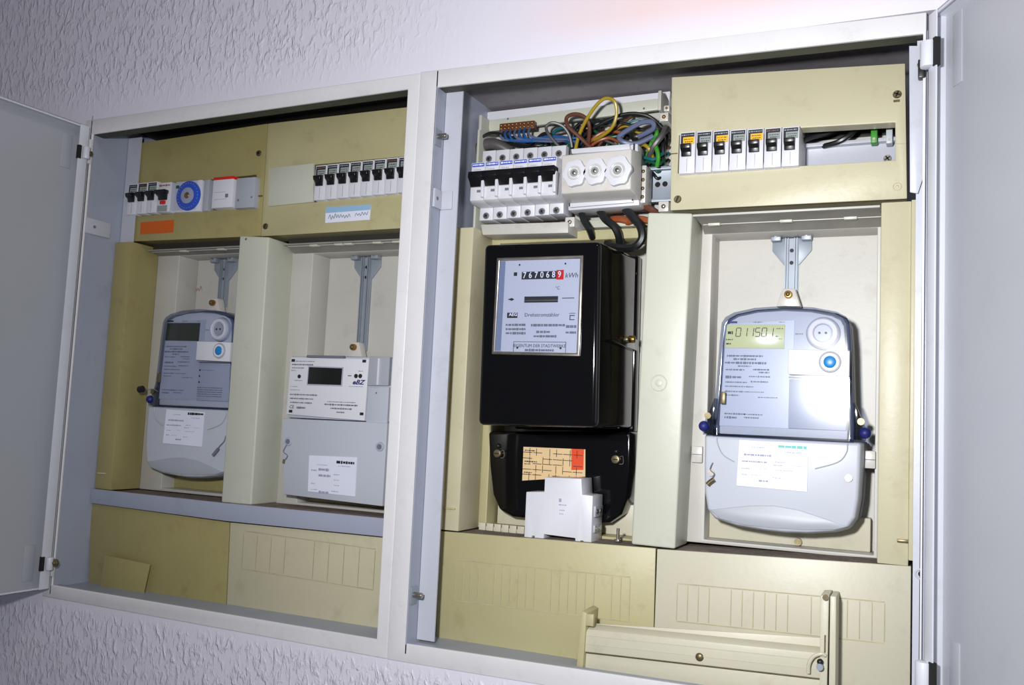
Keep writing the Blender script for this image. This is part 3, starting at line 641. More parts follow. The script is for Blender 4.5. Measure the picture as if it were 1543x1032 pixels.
obj('body', MB().box(a[0], b[0], .060, .118, a[2], b[2]), 'grey', t, bevel=.0012)
obj('marker_dot', MB().cyl((a[0] + .006, a[2] + .011), .0016, .0592, .0602), 'inkgrey', t)
obj('marker_dot', MB().cyl((b[0] - .004, a[2] + .014), .0012, .0592, .0602), 'inkgrey', t)

def wire(label, pts, r, mt, cat='wire', group=None):
    o = obj('wire' if cat == 'wire' else 'cable', MB().tube(pts, r), mt, None, loc=pts[0]); tag(o, label, cat, group); return o
# ------------------------------------------------------------------ open wiring bay above the black meter
t = thing('wiring_tray', 'white plastic wiring tray behind the open breakers and loose wires', 'tray', (.68, .155, .487))
TR = t
tx0, tx1 = .5640, .8130
obj('back_plate', MB().box(tx0, tx1, .146, .152, .484, .648), 'tray', t)
for dy, z0_, z1_, nm in ((.128, 0.6215, 0.6356, 'upper_beam'),):
    q = [(0.5686,0.6196), (0.7975,0.6264), (0.7954,0.6403), (0.5659,0.6347)]
    obj('upper_beam', MB().prism(q, .122, .128), 'offwhite', t, bevel=.0009)
q = [(0.5346,0.6246), (0.8006,0.6334), (0.8016,0.6520), (0.5312,0.6500)]
obj('upper_rim', MB().prism(q, .134, .146), 'white', t, bevel=.0009)
for c in ((0.5944,0.6377), (0.7733,0.6333)): obj('rivet', MB().dome((c[0], c[1] - .004), .0014, .122, .0008), 'inkgrey', t)
obj('beam_end', MB().box(0.5683 - .004, 0.5683, .100, .146, .49, 0.6345), 'tray', t, bevel=.0008)
obj('beam_end', MB().box(0.7963, 0.7963 + .004, .100, .146, 0.6175, 0.6410), 'tray', t, bevel=.0008)
obj('side_edge', MB().box(.5685, .5715, .09, .146, .486, .612), 'offwhite', t, bevel=.0006)
obj('side_edge', MB().box(0.7970, 0.7994, .128, .146, .486, .600), 'white', t, bevel=.0006)
for (c, r_) in (((0.8042,0.6089), .0052), ((0.8115,0.4992), .006), ((0.6992,0.4867), .006), ((0.8070,0.6189), .0035)):
    o = obj('corner_lug', MB().box(c[0] - r_, c[0] + r_, .100 if c[1] > .55 else .084, .146, c[1] - r_, c[1] + r_), 'ivory', t, bevel=.0012)
    obj('lug_screw', MB().dome(c, r_ * .45, .100 if c[1] > .55 else .084, .002), 'brass' if c[1] > .55 else 'chrome', o)
obj('lower_beam', MB().box(.6850, .8060, .118, .146, .4865, .4960), 'offwhite', t, bevel=.001)
# trough strip under the breakers
q = [(0.5886,0.4745), (0.7002,0.4722), (0.6996,0.4856), (0.5852,0.4878)]
tag(obj('trough_cover', MB().prism(q, .078, .125), 'tray', None, bevel=.0012, loc=(.63, .10, .478)), 'pale grey horizontal strip below the six open breakers', 'strip')
# DIN rail
t = thing('mounting_rail', 'galvanised mounting rail right of the fuse block', 'rail', (.76, .13, .515))
rl = MB().profile(.574, .8120, [(.1185, .5560), (.1185, .5525), (.1255, .5525), (.1255, .5175), (.1185, .5175), (.1185, .5140), (.1265, .5140), (.1265, .5560)])
obj('rail_profile', rl, 'zinc', t, bevel=.0003)
for c in ((0.7924,0.5362), (0.8012,0.5364)): obj('rail_hole', MB().cyl(c, .0032, .1250, .1256), 'dark', t)
# six breakers in the open
tl, tr_, bl_, br_ = (0.5732,0.0880,0.5830), (0.6848,0.0880,0.5813), (0.5753,0.0880,0.4946), (0.6927,0.0880,0.4985)
nl, nr = (0.5757,0.0600,0.5597), (0.6883,0.0600,0.5600); ml, mr = (0.5803,0.0600,0.5102), (0.6905,0.0600,0.5110)
x0 = (nl[0] + ml[0]) / 2; x1 = (nr[0] + mr[0]) / 2; wd = (x1 - x0) / 6
six = ['leftmost', 'second', 'third', 'fourth', 'fifth', 'last']
for k in range(6):
    fk = (k + .5) / 6; x = x0 + wd * k
    zt = tl[2] + (tr_[2] - tl[2]) * fk; zb = bl_[2] + (br_[2] - bl_[2]) * fk; zn = nl[2] + (nr[2] - nl[2]) * fk; zm = ml[2] + (mr[2] - ml[2]) * fk
    t = thing('circuit_breaker', f'open-mounted white breaker with a blue label strip, ' + (six[k] + ' of the six' if k < 5 else 'the one touching the white fuse block'), 'circuit breaker', (x + wd / 2, .1183, zb), 'six open breakers over the black meter')
    g_ = .0003
    obj('body', MB().profile(x + g_, x + wd - g_, [(.0665, zm), (.060, zm + .003), (.060, zm + .019), (.0655, zm + .022), (.0655, zn - .018), (.060, zn - .0165), (.060, zn), (.088, zn + .001), (.088, zt), (.1180, zt), (.1180, zb), (.088, zb), (.088, zm)]), 'white', t, bevel=.0006)
    obj('toggle', MB().profile(x - .0002, x + wd * 1.0, [(.066, zm + .020), (.0600, zm + .020), (.0570, zm + .025), (.0515, zm + .030), (.0525, zn - .0125), (.066, zn - .0125)]), 'black', t, bevel=.0006)
    obj('side_rib', MB().profile(x + wd * .86, x + wd * 1.06, [(.064, zm + .004), (.0560, zm + .006), (.0560, zm + .026), (.0585, zm + .031), (.066, zm + .031)]), 'white', t, bevel=.0006)
    lb = obj('label_strip', MB().box(x + wd * .08, x + wd * .94, .0594, .0602, zn - .0052, zn - .0010), 'blue', t)
    dashes([(x + wd * .14, x + wd * .9, zn - .0030, .002)], .0594, 'paper', lb, 'label_print')
    dashes([(x + wd * .2, x + wd * .7, zn - .009, .0012)], .0599, 'inkpale', t)
    obj('test_slot', MB().box(x + wd * .50, x + wd * .76, .0596, .0604, zm + .0125, zm + .0155), 'inkgrey', t)
    for zz_ in ((zt + zn) / 2 + .001, (zm + zb) / 2 - .002):
        c = (x + wd * .5, zz_); h_ = obj('terminal_hole', MB().cyl(c, .0042, .0874, .0882, 16), 'inkgrey', t); screw_head('terminal_screw', t, c, .0876, .0033, 'chrome', h=.0008, cross=True, ang=.5)
# three-pole screw fuse block
t = thing('fuse_block', 'white three-pole screw fuse block beside the six open breakers', 'fuse block', (.735, .1183, .500))
FB = t
obj('base', MB().prism([(0.6963,0.5008), (0.7828,0.5024), (0.7786,0.5749), (0.6925,0.5677)], .085, .118), 'white', t, bevel=.0012)
f0 = [(0.6977,0.5135), (0.7810,0.5137), (0.7801,0.5600), (0.6965,0.5590)]
fb = [(f0[0][0] - .003, f0[0][1] - .006), (f0[1][0] + .004, f0[1][1] - .006), (f0[2][0] + .004, f0[2][1] + .004), (f0[3][0] - .003, f0[3][1] + .004)]
obj('front_cover', MB().taper(f0, .056, fb, .085), 'ivory', t, bevel=.0018, seg=3)
for (c, rr_) in (((0.7153,0.5354), .0155), ((0.7401,0.5359), .0155), ((0.7668,0.5348), .0170)):
    pts = []
    for i in range(24):
        q_ = 2 * math.pi * i / 24; q2 = rr_ * (1 + (.07 if (i % 4) < 2 else -.04)); pts.append((c[0] + q2 * .90 * math.cos(q_), c[1] + q2 * math.sin(q_)))
    cap = obj('fuse_cap', MB().prism(pts, .0500, .0575), 'white', t, bevel=.0012)
    obj('cap_ring', MB().torus(c, rr_ * .46, .0012, .0500), 'ivory', cap)
    obj('cap_window', MB().cyl(c, rr_ * .30, .0492, .0503, 16), 'labelgrey', cap); obj('window_centre', MB().dome((c[0], c[1]), rr_ * .16, .0493, .001), 'chrome', cap)
q = [(0.6986,0.5034), (0.7770,0.5053), (0.7751,0.5147), (0.6973,0.5147)]
obj('lower_strip', MB().prism(q, .0815, .085), 'white', t, bevel=.0006)
q = [(0.6991,0.5682), (0.7708,0.5672), (0.7698,0.5743), (0.6980,0.5739)]
obj('upper_strip', MB().prism(q, .0815, .085), 'white', t, bevel=.0006)
for (u, c) in ((0, (0.6991,0.5085)), (1, (0.7758,0.5111)), (2, (0.6964,0.5710)), (3, (0.7753,0.5701))): obj('strip_slot', MB().box(c[0] - .0007, c[0] + .0007, .0808, .0818, c[1] - .004, c[1] + .004), 'ink', t)
a = (0.7832,0.0940,0.5287)
t = thing('rail_end_clamp', 'slim pale clamp on the rail right of the fuse block', 'clamp', (a[0], .118, a[2] - .025))
obj('clamp_body', MB().box(a[0] - .0045, a[0] + .0045, .092, .118, a[2] - .022, a[2] + .022), 'ivory', t, bevel=.0008)
for k in range(4): obj('clamp_screw', MB().dome((a[0] + .001, a[2] - .015 + .010 * k), .0022, .092, .0015), 'bronze', t)
rw = random.Random(3)
for k in range(18):  # filler wires added, mostly dark to deepen the shadowed background
    u = rw.uniform(.615, .760); z_ = rw.uniform(.590, .614); L_ = rw.uniform(.03, .07)
    pts = [(u, .138, z_ - .012), (u + L_ * .3, rw.uniform(.120, .130), z_ + rw.uniform(-.008, .008)), (u + L_ * .7, rw.uniform(.118, .130), z_ + rw.uniform(-.010, .006)), (min(u + L_, .797), .138, z_ - rw.uniform(-.008, .014))]
    mk_ = rw.choice(['w_blk', 'w_blk', 'w_dgrn', 'w_brn', 'w_blk', 'w_teal', 'w_gry'])
    wire({'w_blk': 'black', 'w_dgrn': 'dark green', 'w_brn': 'brown', 'w_teal': 'teal', 'w_gry': 'grey'}[mk_] + ' filler wire in the tangle behind the coloured loops', pts, rw.uniform(.0014, .0023), mk_, group='added filler wires at the back of the wiring bay')
for k in range(7):
    z_ = .545 + .008 * k; pts = [(.779 + .003 * (k % 2), .142, z_), (.785, .126, z_ + .006), (.793, .124, z_ - .002), (.801, .138, z_ + .008)]
    wire(['lowest black', 'lowest dark green', 'second black', 'teal', 'brown', 'topmost black', 'blue-grey'][k] + ' wire in the tangle right of the fuse block', pts, .0020, ['w_blk', 'w_dgrn', 'w_blk', 'w_teal', 'w_brn', 'w_blk', 'w_bgr'][k], group='tangled wires above the grey rail')
# brass neutral bar
a = (0.5877,0.1120,0.6147); b = (0.6355,0.1120,0.6248)
t = thing('neutral_bar', 'dark brass terminal bar at the top left of the wiring bay', 'terminal bar', ((a[0] + b[0]) / 2, .122, a[2]))
obj('bar', MB().box(a[0], b[0], .112, .121, a[2], b[2]), 'w_brn', t, bevel=.0008)
for k in range(9):
    for j in range(2): obj('bar_screw', MB().dome((a[0] + (b[0] - a[0]) * (k + .5) / 9, a[2] + (b[2] - a[2]) * (.3 + .42 * j)), .0019, .112, .0018, 8, 3), 'brass', t)
# ---- wires
wire('yellow wire bent up into a tall loop above the other wires', [(0.6940,0.1050,0.5750), (0.7020,0.0950,0.5934), (0.7157,0.0850,0.6108), (0.7292,0.0800,0.6246), (0.7396,0.0800,0.6307), (0.7504,0.0800,0.6256), (0.7517,0.0850,0.6121), (0.7449,0.0900,0.5984), (0.7279,0.1000,0.5918), (0.7119,0.1100,0.5914)], .0021, 'w_yel')
wire('brown wire coiled in a loop left of the yellow loop', [(0.7159,0.1000,0.5799), (0.7039,0.0900,0.5917), (0.6917,0.0850,0.6033), (0.6896,0.0850,0.6141), (0.6996,0.0850,0.6172), (0.7103,0.0880,0.6139), (0.7160,0.0920,0.6033), (0.7107,0.1050,0.5818)], .0024, 'w_brn')
wire('grey wire arched just left of the brown coil', [(0.6758,0.1000,0.5832), (0.6641,0.0950,0.5975), (0.6593,0.0950,0.6079), (0.6669,0.0950,0.6130), (0.6789,0.1000,0.6093), (0.6861,0.1050,0.5987), (0.6883,0.1100,0.5852)], .0020, 'w_gry')
wire('thick blue-grey wire folded in a flat loop at the right', [(0.7921,0.1000,0.5870), (0.7748,0.0950,0.5783), (0.7602,0.0900,0.5796), (0.7543,0.0900,0.5864), (0.7645,0.0900,0.5935), (0.7802,0.0900,0.6007), (0.7922,0.0920,0.6010), (0.7932,0.0950,0.5940), (0.7745,0.1000,0.5878)], .0030, 'w_bgr')
wire('thick grey wire curving beside the top right cover', [(0.7853,0.1100,0.5644), (0.7925,0.1000,0.5736), (0.8031,0.1000,0.5876), (0.8040,0.1100,0.5994)], .0036, 'w_gry')
wire('bright green wire standing beside the grey rail', [(0.7966,0.1050,0.5519), (0.7992,0.1000,0.5620), (0.7956,0.1000,0.5749), (0.7875,0.1050,0.5882)], .0026, 'w_grn')
wire('short green wire crossing behind the blue-grey loop', [(0.7828,0.1100,0.5662), (0.7893,0.1050,0.5817), (0.7967,0.1000,0.5906), (0.7874,0.1150,0.6009)], .0024, 'w_grn')
wire('yellow wire peeping out right of the fuse block', [(0.7672,0.1150,0.5769), (0.7782,0.1050,0.5794), (0.7878,0.1000,0.5724), (0.7901,0.1100,0.5640)], .0022, 'w_yel')
wire('teal wire twisting above the grey rail', [(0.7679,0.1150,0.5576), (0.7803,0.1050,0.5634), (0.7938,0.1000,0.5593), (0.8026,0.1100,0.5694)], .0019, 'w_teal')
wire('dark green wire looping above the grey rail', [(0.7729,0.1180,0.5540), (0.7830,0.1100,0.5606), (0.7981,0.1050,0.5549), (0.8030,0.1150,0.5629)], .0019, 'w_dgrn')
for k in range(7):
    u = 756 + 7 * k
    tag(obj('wire', MB().tube([(a[0] + (b[0] - a[0]) * (k + .6) / 7.5, .113, a[2] + .001), (a[0] + (b[0] - a[0]) * (k + .7) / 7.5 + .002, .104, a[2] - .009), (a[0] + (b[0] - a[0]) * (k + 1.4) / 7.5 + .008, .103, a[2] - .016 - .001 * (k % 3)), (a[0] + .065 + .004 * k, .106, a[2] - .017 - .0015 * (k % 4)), (a[0] + .098, .118, a[2] - .016 - .002 * (k % 3))], .0015), 'w_blu' if k % 3 else 'w_bgr', None, loc=(a[0], .113, a[2])),
        ('thin blue' if k % 3 else 'thin grey-blue') + f' wire leaving the brass terminal bar, {["leftmost", "second from left", "third from left", "fourth from left", "fifth from left", "sixth from left", "rightmost"][k]}', 'wire', 'wires from the brass terminal bar')
arcs = [
 ('black wire arching to the right behind the yellow loop', [(0.6901,0.1180,0.5940), (0.7203,0.1080,0.6081), (0.7541,0.1050,0.6185), (0.7817,0.1080,0.6152), (0.7978,0.1180,0.6025)], .0021, 'w_blk'),
 ('black wire running flat behind the yellow loop', [(0.6777,0.1200,0.6007), (0.7145,0.1120,0.6140), (0.7445,0.1100,0.6122), (0.7753,0.1180,0.6013)], .0018, 'w_blk'),
 ('dark green wire sagging between the two loops', [(0.7019,0.1200,0.6219), (0.7192,0.1120,0.6012), (0.7411,0.1100,0.5938), (0.7589,0.1180,0.6028)], .0016, 'w_dgrn'),
 ('black wire dipping behind the brown coil', [(0.6844,0.1200,0.5885), (0.6899,0.1120,0.6088), (0.7033,0.1120,0.6159), (0.7205,0.1200,0.6069)], .0020, 'w_blk'),
 ('thin teal wire stretching to the top right lug', [(0.7192,0.1220,0.6209), (0.7474,0.1140,0.6107), (0.7719,0.1140,0.6133), (0.7954,0.1200,0.6098)], .0014, 'w_teal'),
 ('orange-brown wire fanning out right of the brown coil', [(0.7079,0.1100,0.5852), (0.7194,0.1050,0.5941), (0.7332,0.1080,0.6004), (0.7490,0.1180,0.6004)], .0019, 'w_cop'),
 ('second orange-brown wire fanning out below the first', [(0.7105,0.1100,0.5833), (0.7238,0.1050,0.5889), (0.7360,0.1080,0.5920), (0.7445,0.1180,0.5894)], .0019, 'w_cop'),
 ('brown wire slanting behind the yellow loop', [(0.7190,0.1150,0.5825), (0.7302,0.1100,0.5947), (0.7473,0.1120,0.6085), (0.7593,0.1200,0.6197)], .0018, 'w_brn'),
 ('dark grey wire winding left of the brass bar', [(0.5700,0.1050,0.5900), (0.5663,0.1000,0.6008), (0.5815,0.1020,0.6104), (0.6048,0.1080,0.6051), (0.6312,0.1150,0.5964)], .0018, 'w_blk'),
 ('black wire trailing under the blue wires', [(0.5944,0.1150,0.6013), (0.6345,0.1080,0.5890), (0.6655,0.1080,0.5864), (0.6853,0.1180,0.5845)], .0022, 'w_blk'),
 ('grey wire crossing the white tray behind the yellow loop', [(0.6809,0.1220,0.6111), (0.7101,0.1140,0.5994), (0.7355,0.1100,0.5878), (0.7472,0.1180,0.5827)], .0015, 'w_gry'),
 ('blue wire running right behind the grey arch', [(0.6311,0.1150,0.5981), (0.6563,0.1100,0.5978), (0.6774,0.1100,0.5960), (0.6963,0.1200,0.5925)], .0019, 'w_blu'),
 ('second blue wire running right above the fuse block', [(0.6350,0.1180,0.6030), (0.6637,0.1130,0.6023), (0.6866,0.1130,0.5978), (0.6994,0.1200,0.6005)], .0015, 'w_blu'),
 ('black wire curling above the grey rail', [(0.7601,0.1200,0.5960), (0.7730,0.1150,0.5748), (0.7901,0.1120,0.5710), (0.7961,0.1200,0.5872)], .0022, 'w_blk'),
 ('black wire dropping behind the green wire', [(0.7957,0.1200,0.6001), (0.8001,0.1150,0.5790), (0.7971,0.1200,0.5584)], .0024, 'w_blk'),
 ('thin yellow wire crossing behind the blue-grey loop', [(0.7382,0.1200,0.6053), (0.7558,0.1140,0.6067), (0.7701,0.1140,0.5973), (0.7868,0.1200,0.6009)], .0013, 'w_yel')]
for l_, p_, r_, m_ in arcs: wire(l_, p_, r_, m_)
lump = MB().tube([(0.5542,0.1120,0.5916), (0.5719,0.1080,0.5976), (0.5868,0.1080,0.5964), (0.6029,0.1140,0.5883)], .0075, 12)
tag(obj('cable_sheath', lump, 'w_gry', None, loc=(0.5542,0.1120,0.5916)), 'stubby grey cable sheath above the leftmost open breaker', 'cable')
# cables from the fuse block down to the black meter
cabs = [
 ('black cable dropping from the left pole of the fuse block', [(0.7055,0.1050,0.5042), (0.7119,0.0980,0.4910), (0.7190,0.0980,0.4803), (0.7193,0.1100,0.4724)], .0042, 'w_blk'),
 ('black cable curving down from the middle pole of the fuse block', [(0.7280,0.1050,0.5046), (0.7390,0.0960,0.4908), (0.7515,0.0940,0.4804), (0.7556,0.1000,0.4689), (0.7513,0.1150,0.4578)], .0046, 'w_blk'),
 ('thick black cable bowing round to the back of the black meter', [(0.7600,0.1050,0.5045), (0.7724,0.0920,0.4914), (0.7844,0.0880,0.4776), (0.7864,0.0880,0.4636), (0.7767,0.0900,0.4552), (0.7577,0.1000,0.4578), (0.7345,0.1200,0.4674)], .0050, 'w_blk'),
 ('orange-brown cable running right under the fuse block', [(0.7583,0.1200,0.4905), (0.7744,0.1120,0.4927), (0.7889,0.1120,0.4896), (0.8026,0.1200,0.4884)], .0040, 'w_cop'),
 ('copper-brown cable slanting to the lower right lug', [(0.7698,0.1150,0.5063), (0.7831,0.1080,0.5055), (0.7936,0.1080,0.5002), (0.7981,0.1180,0.4960)], .0042, 'w_brn'),
 ('short orange-brown cable between the black cables', [(0.7326,0.1250,0.4944), (0.7464,0.1180,0.4954), (0.7580,0.1180,0.4932), (0.7649,0.1280,0.4903)], .0045, 'w_cop')]
for l_, p_, r_, m_ in cabs: wire(l_, p_, r_, m_, 'cable')

# ---- what the open slot of the top right cover shows
t = thing('mounting_rail', 'grey mounting rail inside the open slot of the top right cover', 'rail', (.98, .12, .51))
r0, r1 = (0.9435,0.1180,0.5582), (1.0535,0.1180,0.5545)
obj('rail_profile', MB().profile(.8300, 1.0600, [(.1150, r1[2] - .019), (.1150, r1[2] - .0160), (.1210, r1[2] - .0160), (.1210, r1[2] + .009), (.1120, r1[2] + .009), (.1120, r1[2] + .013), (.1230, r1[2] + .013), (.1230, r1[2] - .019)]), 'steel_light', t, bevel=.0003)
screw_head('rail_screw', t, (1.0439,0.5467), .1200, .0042, 'chrome', cross=True)
tag(obj('inner_liner', MB().box(.8290, 1.0600, .140, .144, .486, 0.5784), 'tray', None, loc=(.945, .15, .486)), 'pale liner behind the open slot of the top right cover', 'liner')
obj('shade_plate', MB().box(.8290, 1.0600, .140, .144, 0.5784, .640), 'near_black', cR)  # added dark sheet, colours in the unlit hollow above the liner
for nm, u0, u1, mt_, lb_ in (('terminal_block', 1312, 1322, 'w_grn', 'bright green terminal in the open slot of the top right cover'), ('terminal_block', 1337, 1345, 'lgrey', 'pale grey terminal at the right end of the open slot')):
    if u0 == 1312: a, b = (1.0279,0.1050,0.5607), (1.0343,0.1050,0.5767)
    else: a, b = (1.0429,0.1050,0.5587), (1.0492,0.1050,0.5753)
    q_ = thing(nm, lb_, 'terminal', ((a[0] + b[0]) / 2, .118, a[2])); obj('body', MB().box(a[0], b[0], .105, .118, a[2], b[2]), mt_, q_, bevel=.0006)
    obj('clamp_screw', MB().cyl(((a[0] + b[0]) / 2, a[2] + .004), .0014, .1044, .1052, 10), 'chrome', q_)
for l_, p_, r_ in (('black wire slanting through the open slot, left one', [(0.9562,0.1000,0.5660), (0.9693,0.1050,0.5723), (0.9859,0.1100,0.5768), (1.0023,0.1150,0.5872)], .0030),
                   ('grey-black wire along the top of the open slot', [(0.9540,0.1100,0.5781), (0.9702,0.1150,0.5798), (0.9930,0.1200,0.5882), (1.0120,0.1200,0.5908)], .0026),
                   ('black wire slanting through the open slot, right one', [(0.9787,0.1150,0.5642), (0.9944,0.1080,0.5652), (1.0077,0.1080,0.5728), (1.0191,0.1150,0.5871)], .0028)):
    wire(l_, p_, r_, 'w_blk')

# ------------------------------------------------------------------ black induction meter
t = thing('electricity_meter', 'large glossy black meter with a dial plate under the open breakers', 'meter', (.693, .148, .140))
BMt = t
yf = .012
h0 = [(0.6270,0.2443), (0.7672,0.2475), (0.7628,0.4469), (0.6240,0.4486)]
hb = [(h0[0][0] - .004, h0[0][1] - .001), (.7715, h0[1][1] - .001), (.7695, .4520), (h0[3][0] - .004, .4530)]
obj('hood', MB().taper(h0, yf, hb, .128), 'bake', t, bevel=.006, seg=5, label='glossy black upper hood')
obj('hood_rim', MB().prism([(hb[0][0] - .002, hb[0][1] - .002), (hb[1][0] + .001, hb[1][1] - .002), (hb[2][0] + .001, hb[2][1] + .001), (hb[3][0] - .002, hb[3][1] + .001)], .128, .145), 'bake', t, bevel=.002)
# lower terminal cover with round bottom
yl = .108
LOq = [(0.5944,0.2366), (0.5983,0.1965), (0.6047,0.1609), (0.6145,0.1434), (0.6325,0.1362), (0.6737,0.1358), (0.7234,0.1355), (0.7538,0.1396), (0.7676,0.1505), (0.7747,0.1712), (0.7774,0.2035), (0.7766,0.2449)]
obj('terminal_cover', MB().prism(LOq, yl, .145), 'bake', t, bevel=.004, seg=4, label='rounded black lower terminal cover')
for c in ((0.6101,0.2108), (0.7595,0.2123)):
    o = obj('seal_screw', MB().cyl(c, .0048, .1035, .109, 14, .0052), 'bronze', t, bevel=.0006); obj('slot', MB().box(c[0] - .003, c[0] + .003, .1032, .1037, c[1] - .0006, c[1] + .0006), 'dark', o)
    obj('seal_lug', MB().dome((c[0], c[1] + .009), .003, .108, .004), 'w_blk', t)
    obj('seal_wire', MB().tube([(c[0] + .004, .104, c[1] + .002), (c[0] + .009, .103, c[1] + .004), (c[0] + .0095, .104, c[1] - .004), (c[0] + .005, .104, c[1] - .005)], .0006, 6), 'chrome', t)
# window
wq = [(0.6416,0.3232), (0.7455,0.3222), (0.7453,0.4316), (0.6423,0.4319)]
wi = inset(wq, .0035)
wf = obj('window_frame', MB().ring(wq, wi, .0095, .0135), 'chrome', t, bevel=.0008, label='bright metal window frame')
dp = obj('dial_plate', MB().prism(inset(wq, .0030), .0112, .0125), 'plate', t)
obj('side_glint_strip', MB().prism([(wq[0][0] + .004, wq[0][1] + .004), (wq[0][0] + .0105, wq[0][1] + .004), (wq[3][0] + .0105, wq[3][1] - .004), (wq[3][0] + .004, wq[3][1] - .004)], .0102, .0113), 'cleardk', t)
obj('window_glass', MB().prism(inset(wq, .0030), .0098, .0102), 'clear', t)
yp = .0111
a = (0.6734,0.0111,0.4069); b = (0.7219,0.0111,0.4154)
rg = obj('register_window', MB().box(a[0], b[0], yp - .0003, yp + .0005, a[2], b[2]), 'ink', dp, label='black counter with white digits')
dwd = (b[0] - a[0]) / 7
obj('red_drum', MB().box(b[0] - dwd, b[0] + .0012, yp - .0005, yp, a[2] - .001, b[2] + .001), 'red', dp)
ORG[rg.name] = ORG[dp.name]
for k, ch in enumerate('7670689'): writing('7670689'[k], a[0] + dwd * (k + .5), a[2] + .0014, yp - (.00045 if k < 6 else .0007), .0098, 'paper', dp, 'drum_digit', wide=.85, bold=.0001)
c = (0.7322,0.0111,0.4078); writing('kWh', c[0], c[2], yp, .0075, 'ink', dp, 'unit_mark', align='CENTER', shear=.2)
a = (0.6779,0.0111,0.3809); b = (0.7177,0.0111,0.3877)
obj('rotor_slot', MB().box(a[0], b[0], yp - .0002, yp + .0005, a[2], b[2]), 'ink', dp); obj('rotor_disc', MB().box(a[0], b[0], yp - .0005, yp, (a[2] + b[2]) / 2 - .0016, (a[2] + b[2]) / 2 - .0006), 'chrome', dp)
c = (0.6616,0.0111,0.3848); obj('arrow_mark', MB().prism([(c[0] - .004, c[2]), (c[0] + .001, c[2] - .0016), (c[0] + .004, c[2]), (c[0] + .001, c[2] + .0016)], yp - .0002, yp), 'ink', dp)
c = (0.7294,0.0111,0.3854); obj('arrow_mark', MB().box(c[0] - .007, c[0] + .007, yp - .0002, yp, c[2] - .0004, c[2] + .0004), 'ink', dp)
for c in ((0.6701,0.0111,0.4234), (0.7246,0.0111,0.4233)): obj('plate_screw', MB().dome((c[0], c[2]), .0011, yp, .0005), 'ink', dp)
c = (0.7166,0.0111,0.3950); writing('°C', c[0], c[2], yp, .005, 'ink', dp, 'small_mark')
c = (0.6666,0.0111,0.4131); obj('small_mark', MB().box(c[0] - .003, c[0] + .001, yp - .0002, yp, c[2] - .002, c[2] + .002), 'ink', dp)
a = (0.6578,0.0111,0.3640); b = (0.6704,0.0111,0.3699); k_ = obj('maker_badge', MB().box(a[0], b[0], yp - .0002, yp, a[2], b[2]), 'ink', dp)
writing('AEG', (a[0] + b[0]) / 2 + .001, a[2] + .0022, yp - .0003, .0048, 'paper', dp, 'badge_lettering', wide=1.1, bold=.0001)
c = (0.6787,0.0111,0.3654); writing('Drehstromzähler', c[0], c[2], yp, .0058, 'ink', dp, 'title_lettering', align='LEFT', wide=1.02)
c = (0.7349,0.0111,0.3644); obj('approval_mark', MB().box(c[0] - .0035, c[0] + .0035, yp - .0002, yp, c[2] + .004, c[2] + .0046).box(c[0] - .0028, c[0] + .0028, yp - .0002, yp, c[2] + .0015, c[2] + .0024).box(c[0] - .0028, c[0] + .0028, yp - .0002, yp, c[2] - .003, c[2] - .0022).box(c[0] - .0028, c[0] - .002, yp - .0002, yp, c[2] - .003, c[2] + .0024), 'ink', dp)
for (s_, u, v, al, sz) in (('Form C14', 762, 491, 'LEFT', .0046), ('3x220/380 V', 762, 497, 'LEFT', .0046), ('Nr.', 762, 502.5, 'LEFT', .0046), ('10/40 A  50 Hz', 800, 491, 'LEFT', .0046), ('1975', 866, 502, 'RIGHT', .0046)):
    c = {762: {491: (0.6566,0.0111,0.3551), 497: (0.6569,0.0111,0.3503), 502.5: (0.6571,0.0111,0.3458)}, 800: {491: (0.6871,0.0111,0.3547)}, 866: {502: (0.7402,0.0111,0.3464)}}[u][v]
    if u == 866: dashes([(c[0] - .012, c[0], c[2] + .008, .003), (c[0] - .012, c[0], c[2] + .0015, .003)], yp, 'inkgrey', dp)
    else: dashes([(c[0], c[0] + (.024 if u == 762 else .040), c[2] + .0012, .0030)], yp, 'inkgrey', dp)
c = (0.6938,0.0111,0.3485); dashes([(c[0], c[0] + .016, c[2], .003), (c[0] - .003, c[0] + .024, c[2] - .0048, .003)], yp, 'inkgrey', dp)
a = (0.6671,0.0111,0.3249); b = (0.7292,0.0111,0.3378)
bx = [(a[0], a[2]), (b[0], a[2]), (b[0], b[2]), (a[0], b[2])]
obj('owner_box', MB().ring(bx, inset(bx, .0005), yp - .0002, yp), 'ink', dp)
writing('EIGENTUM DER STADTWERKE', (a[0] + b[0]) / 2, b[2] - .0062, yp, .0049, 'ink', dp, 'owner_lettering', wide=.92)
dashes([(a[0] + .014, b[0] - .014, a[2] + .0035, .003)], yp, 'inkgrey', dp)
for sx in (a[0] + .005, b[0] - .006): obj('rivet', MB().cyl((sx, a[2] + .006), .0012, yp - .0006, yp, 8), 'ink', dp)
# side seal bracket
a = (0.7675,0.0700,0.3462)
o = obj('side_bracket', MB().add([(.7640, .030, 0.3413), (.7640, .128, 0.3388), (.7640, .128, 0.3528), (.7640, .06, 0.3470), (.7745, .030, 0.3413), (.7745, .128, 0.3388), (.7745, .128, 0.3528), (.7745, .06, 0.3470)],
   [(0, 1, 2, 3), (7, 6, 5, 4), (0, 4, 5, 1), (1, 5, 6, 2), (2, 6, 7, 3), (3, 7, 4, 0)]), 'bake', t, bevel=.0012)
obj('seal_stud', MB().cyl((.100, 0.3500), .0042, .772, .779, 14, ax='x'), 'brass', t, bevel=.0008)
obj('seal_stud', MB().cyl((.082, 0.3479), .0034, .772, .777, 14, ax='x'), 'bronze', t, bevel=.0008)
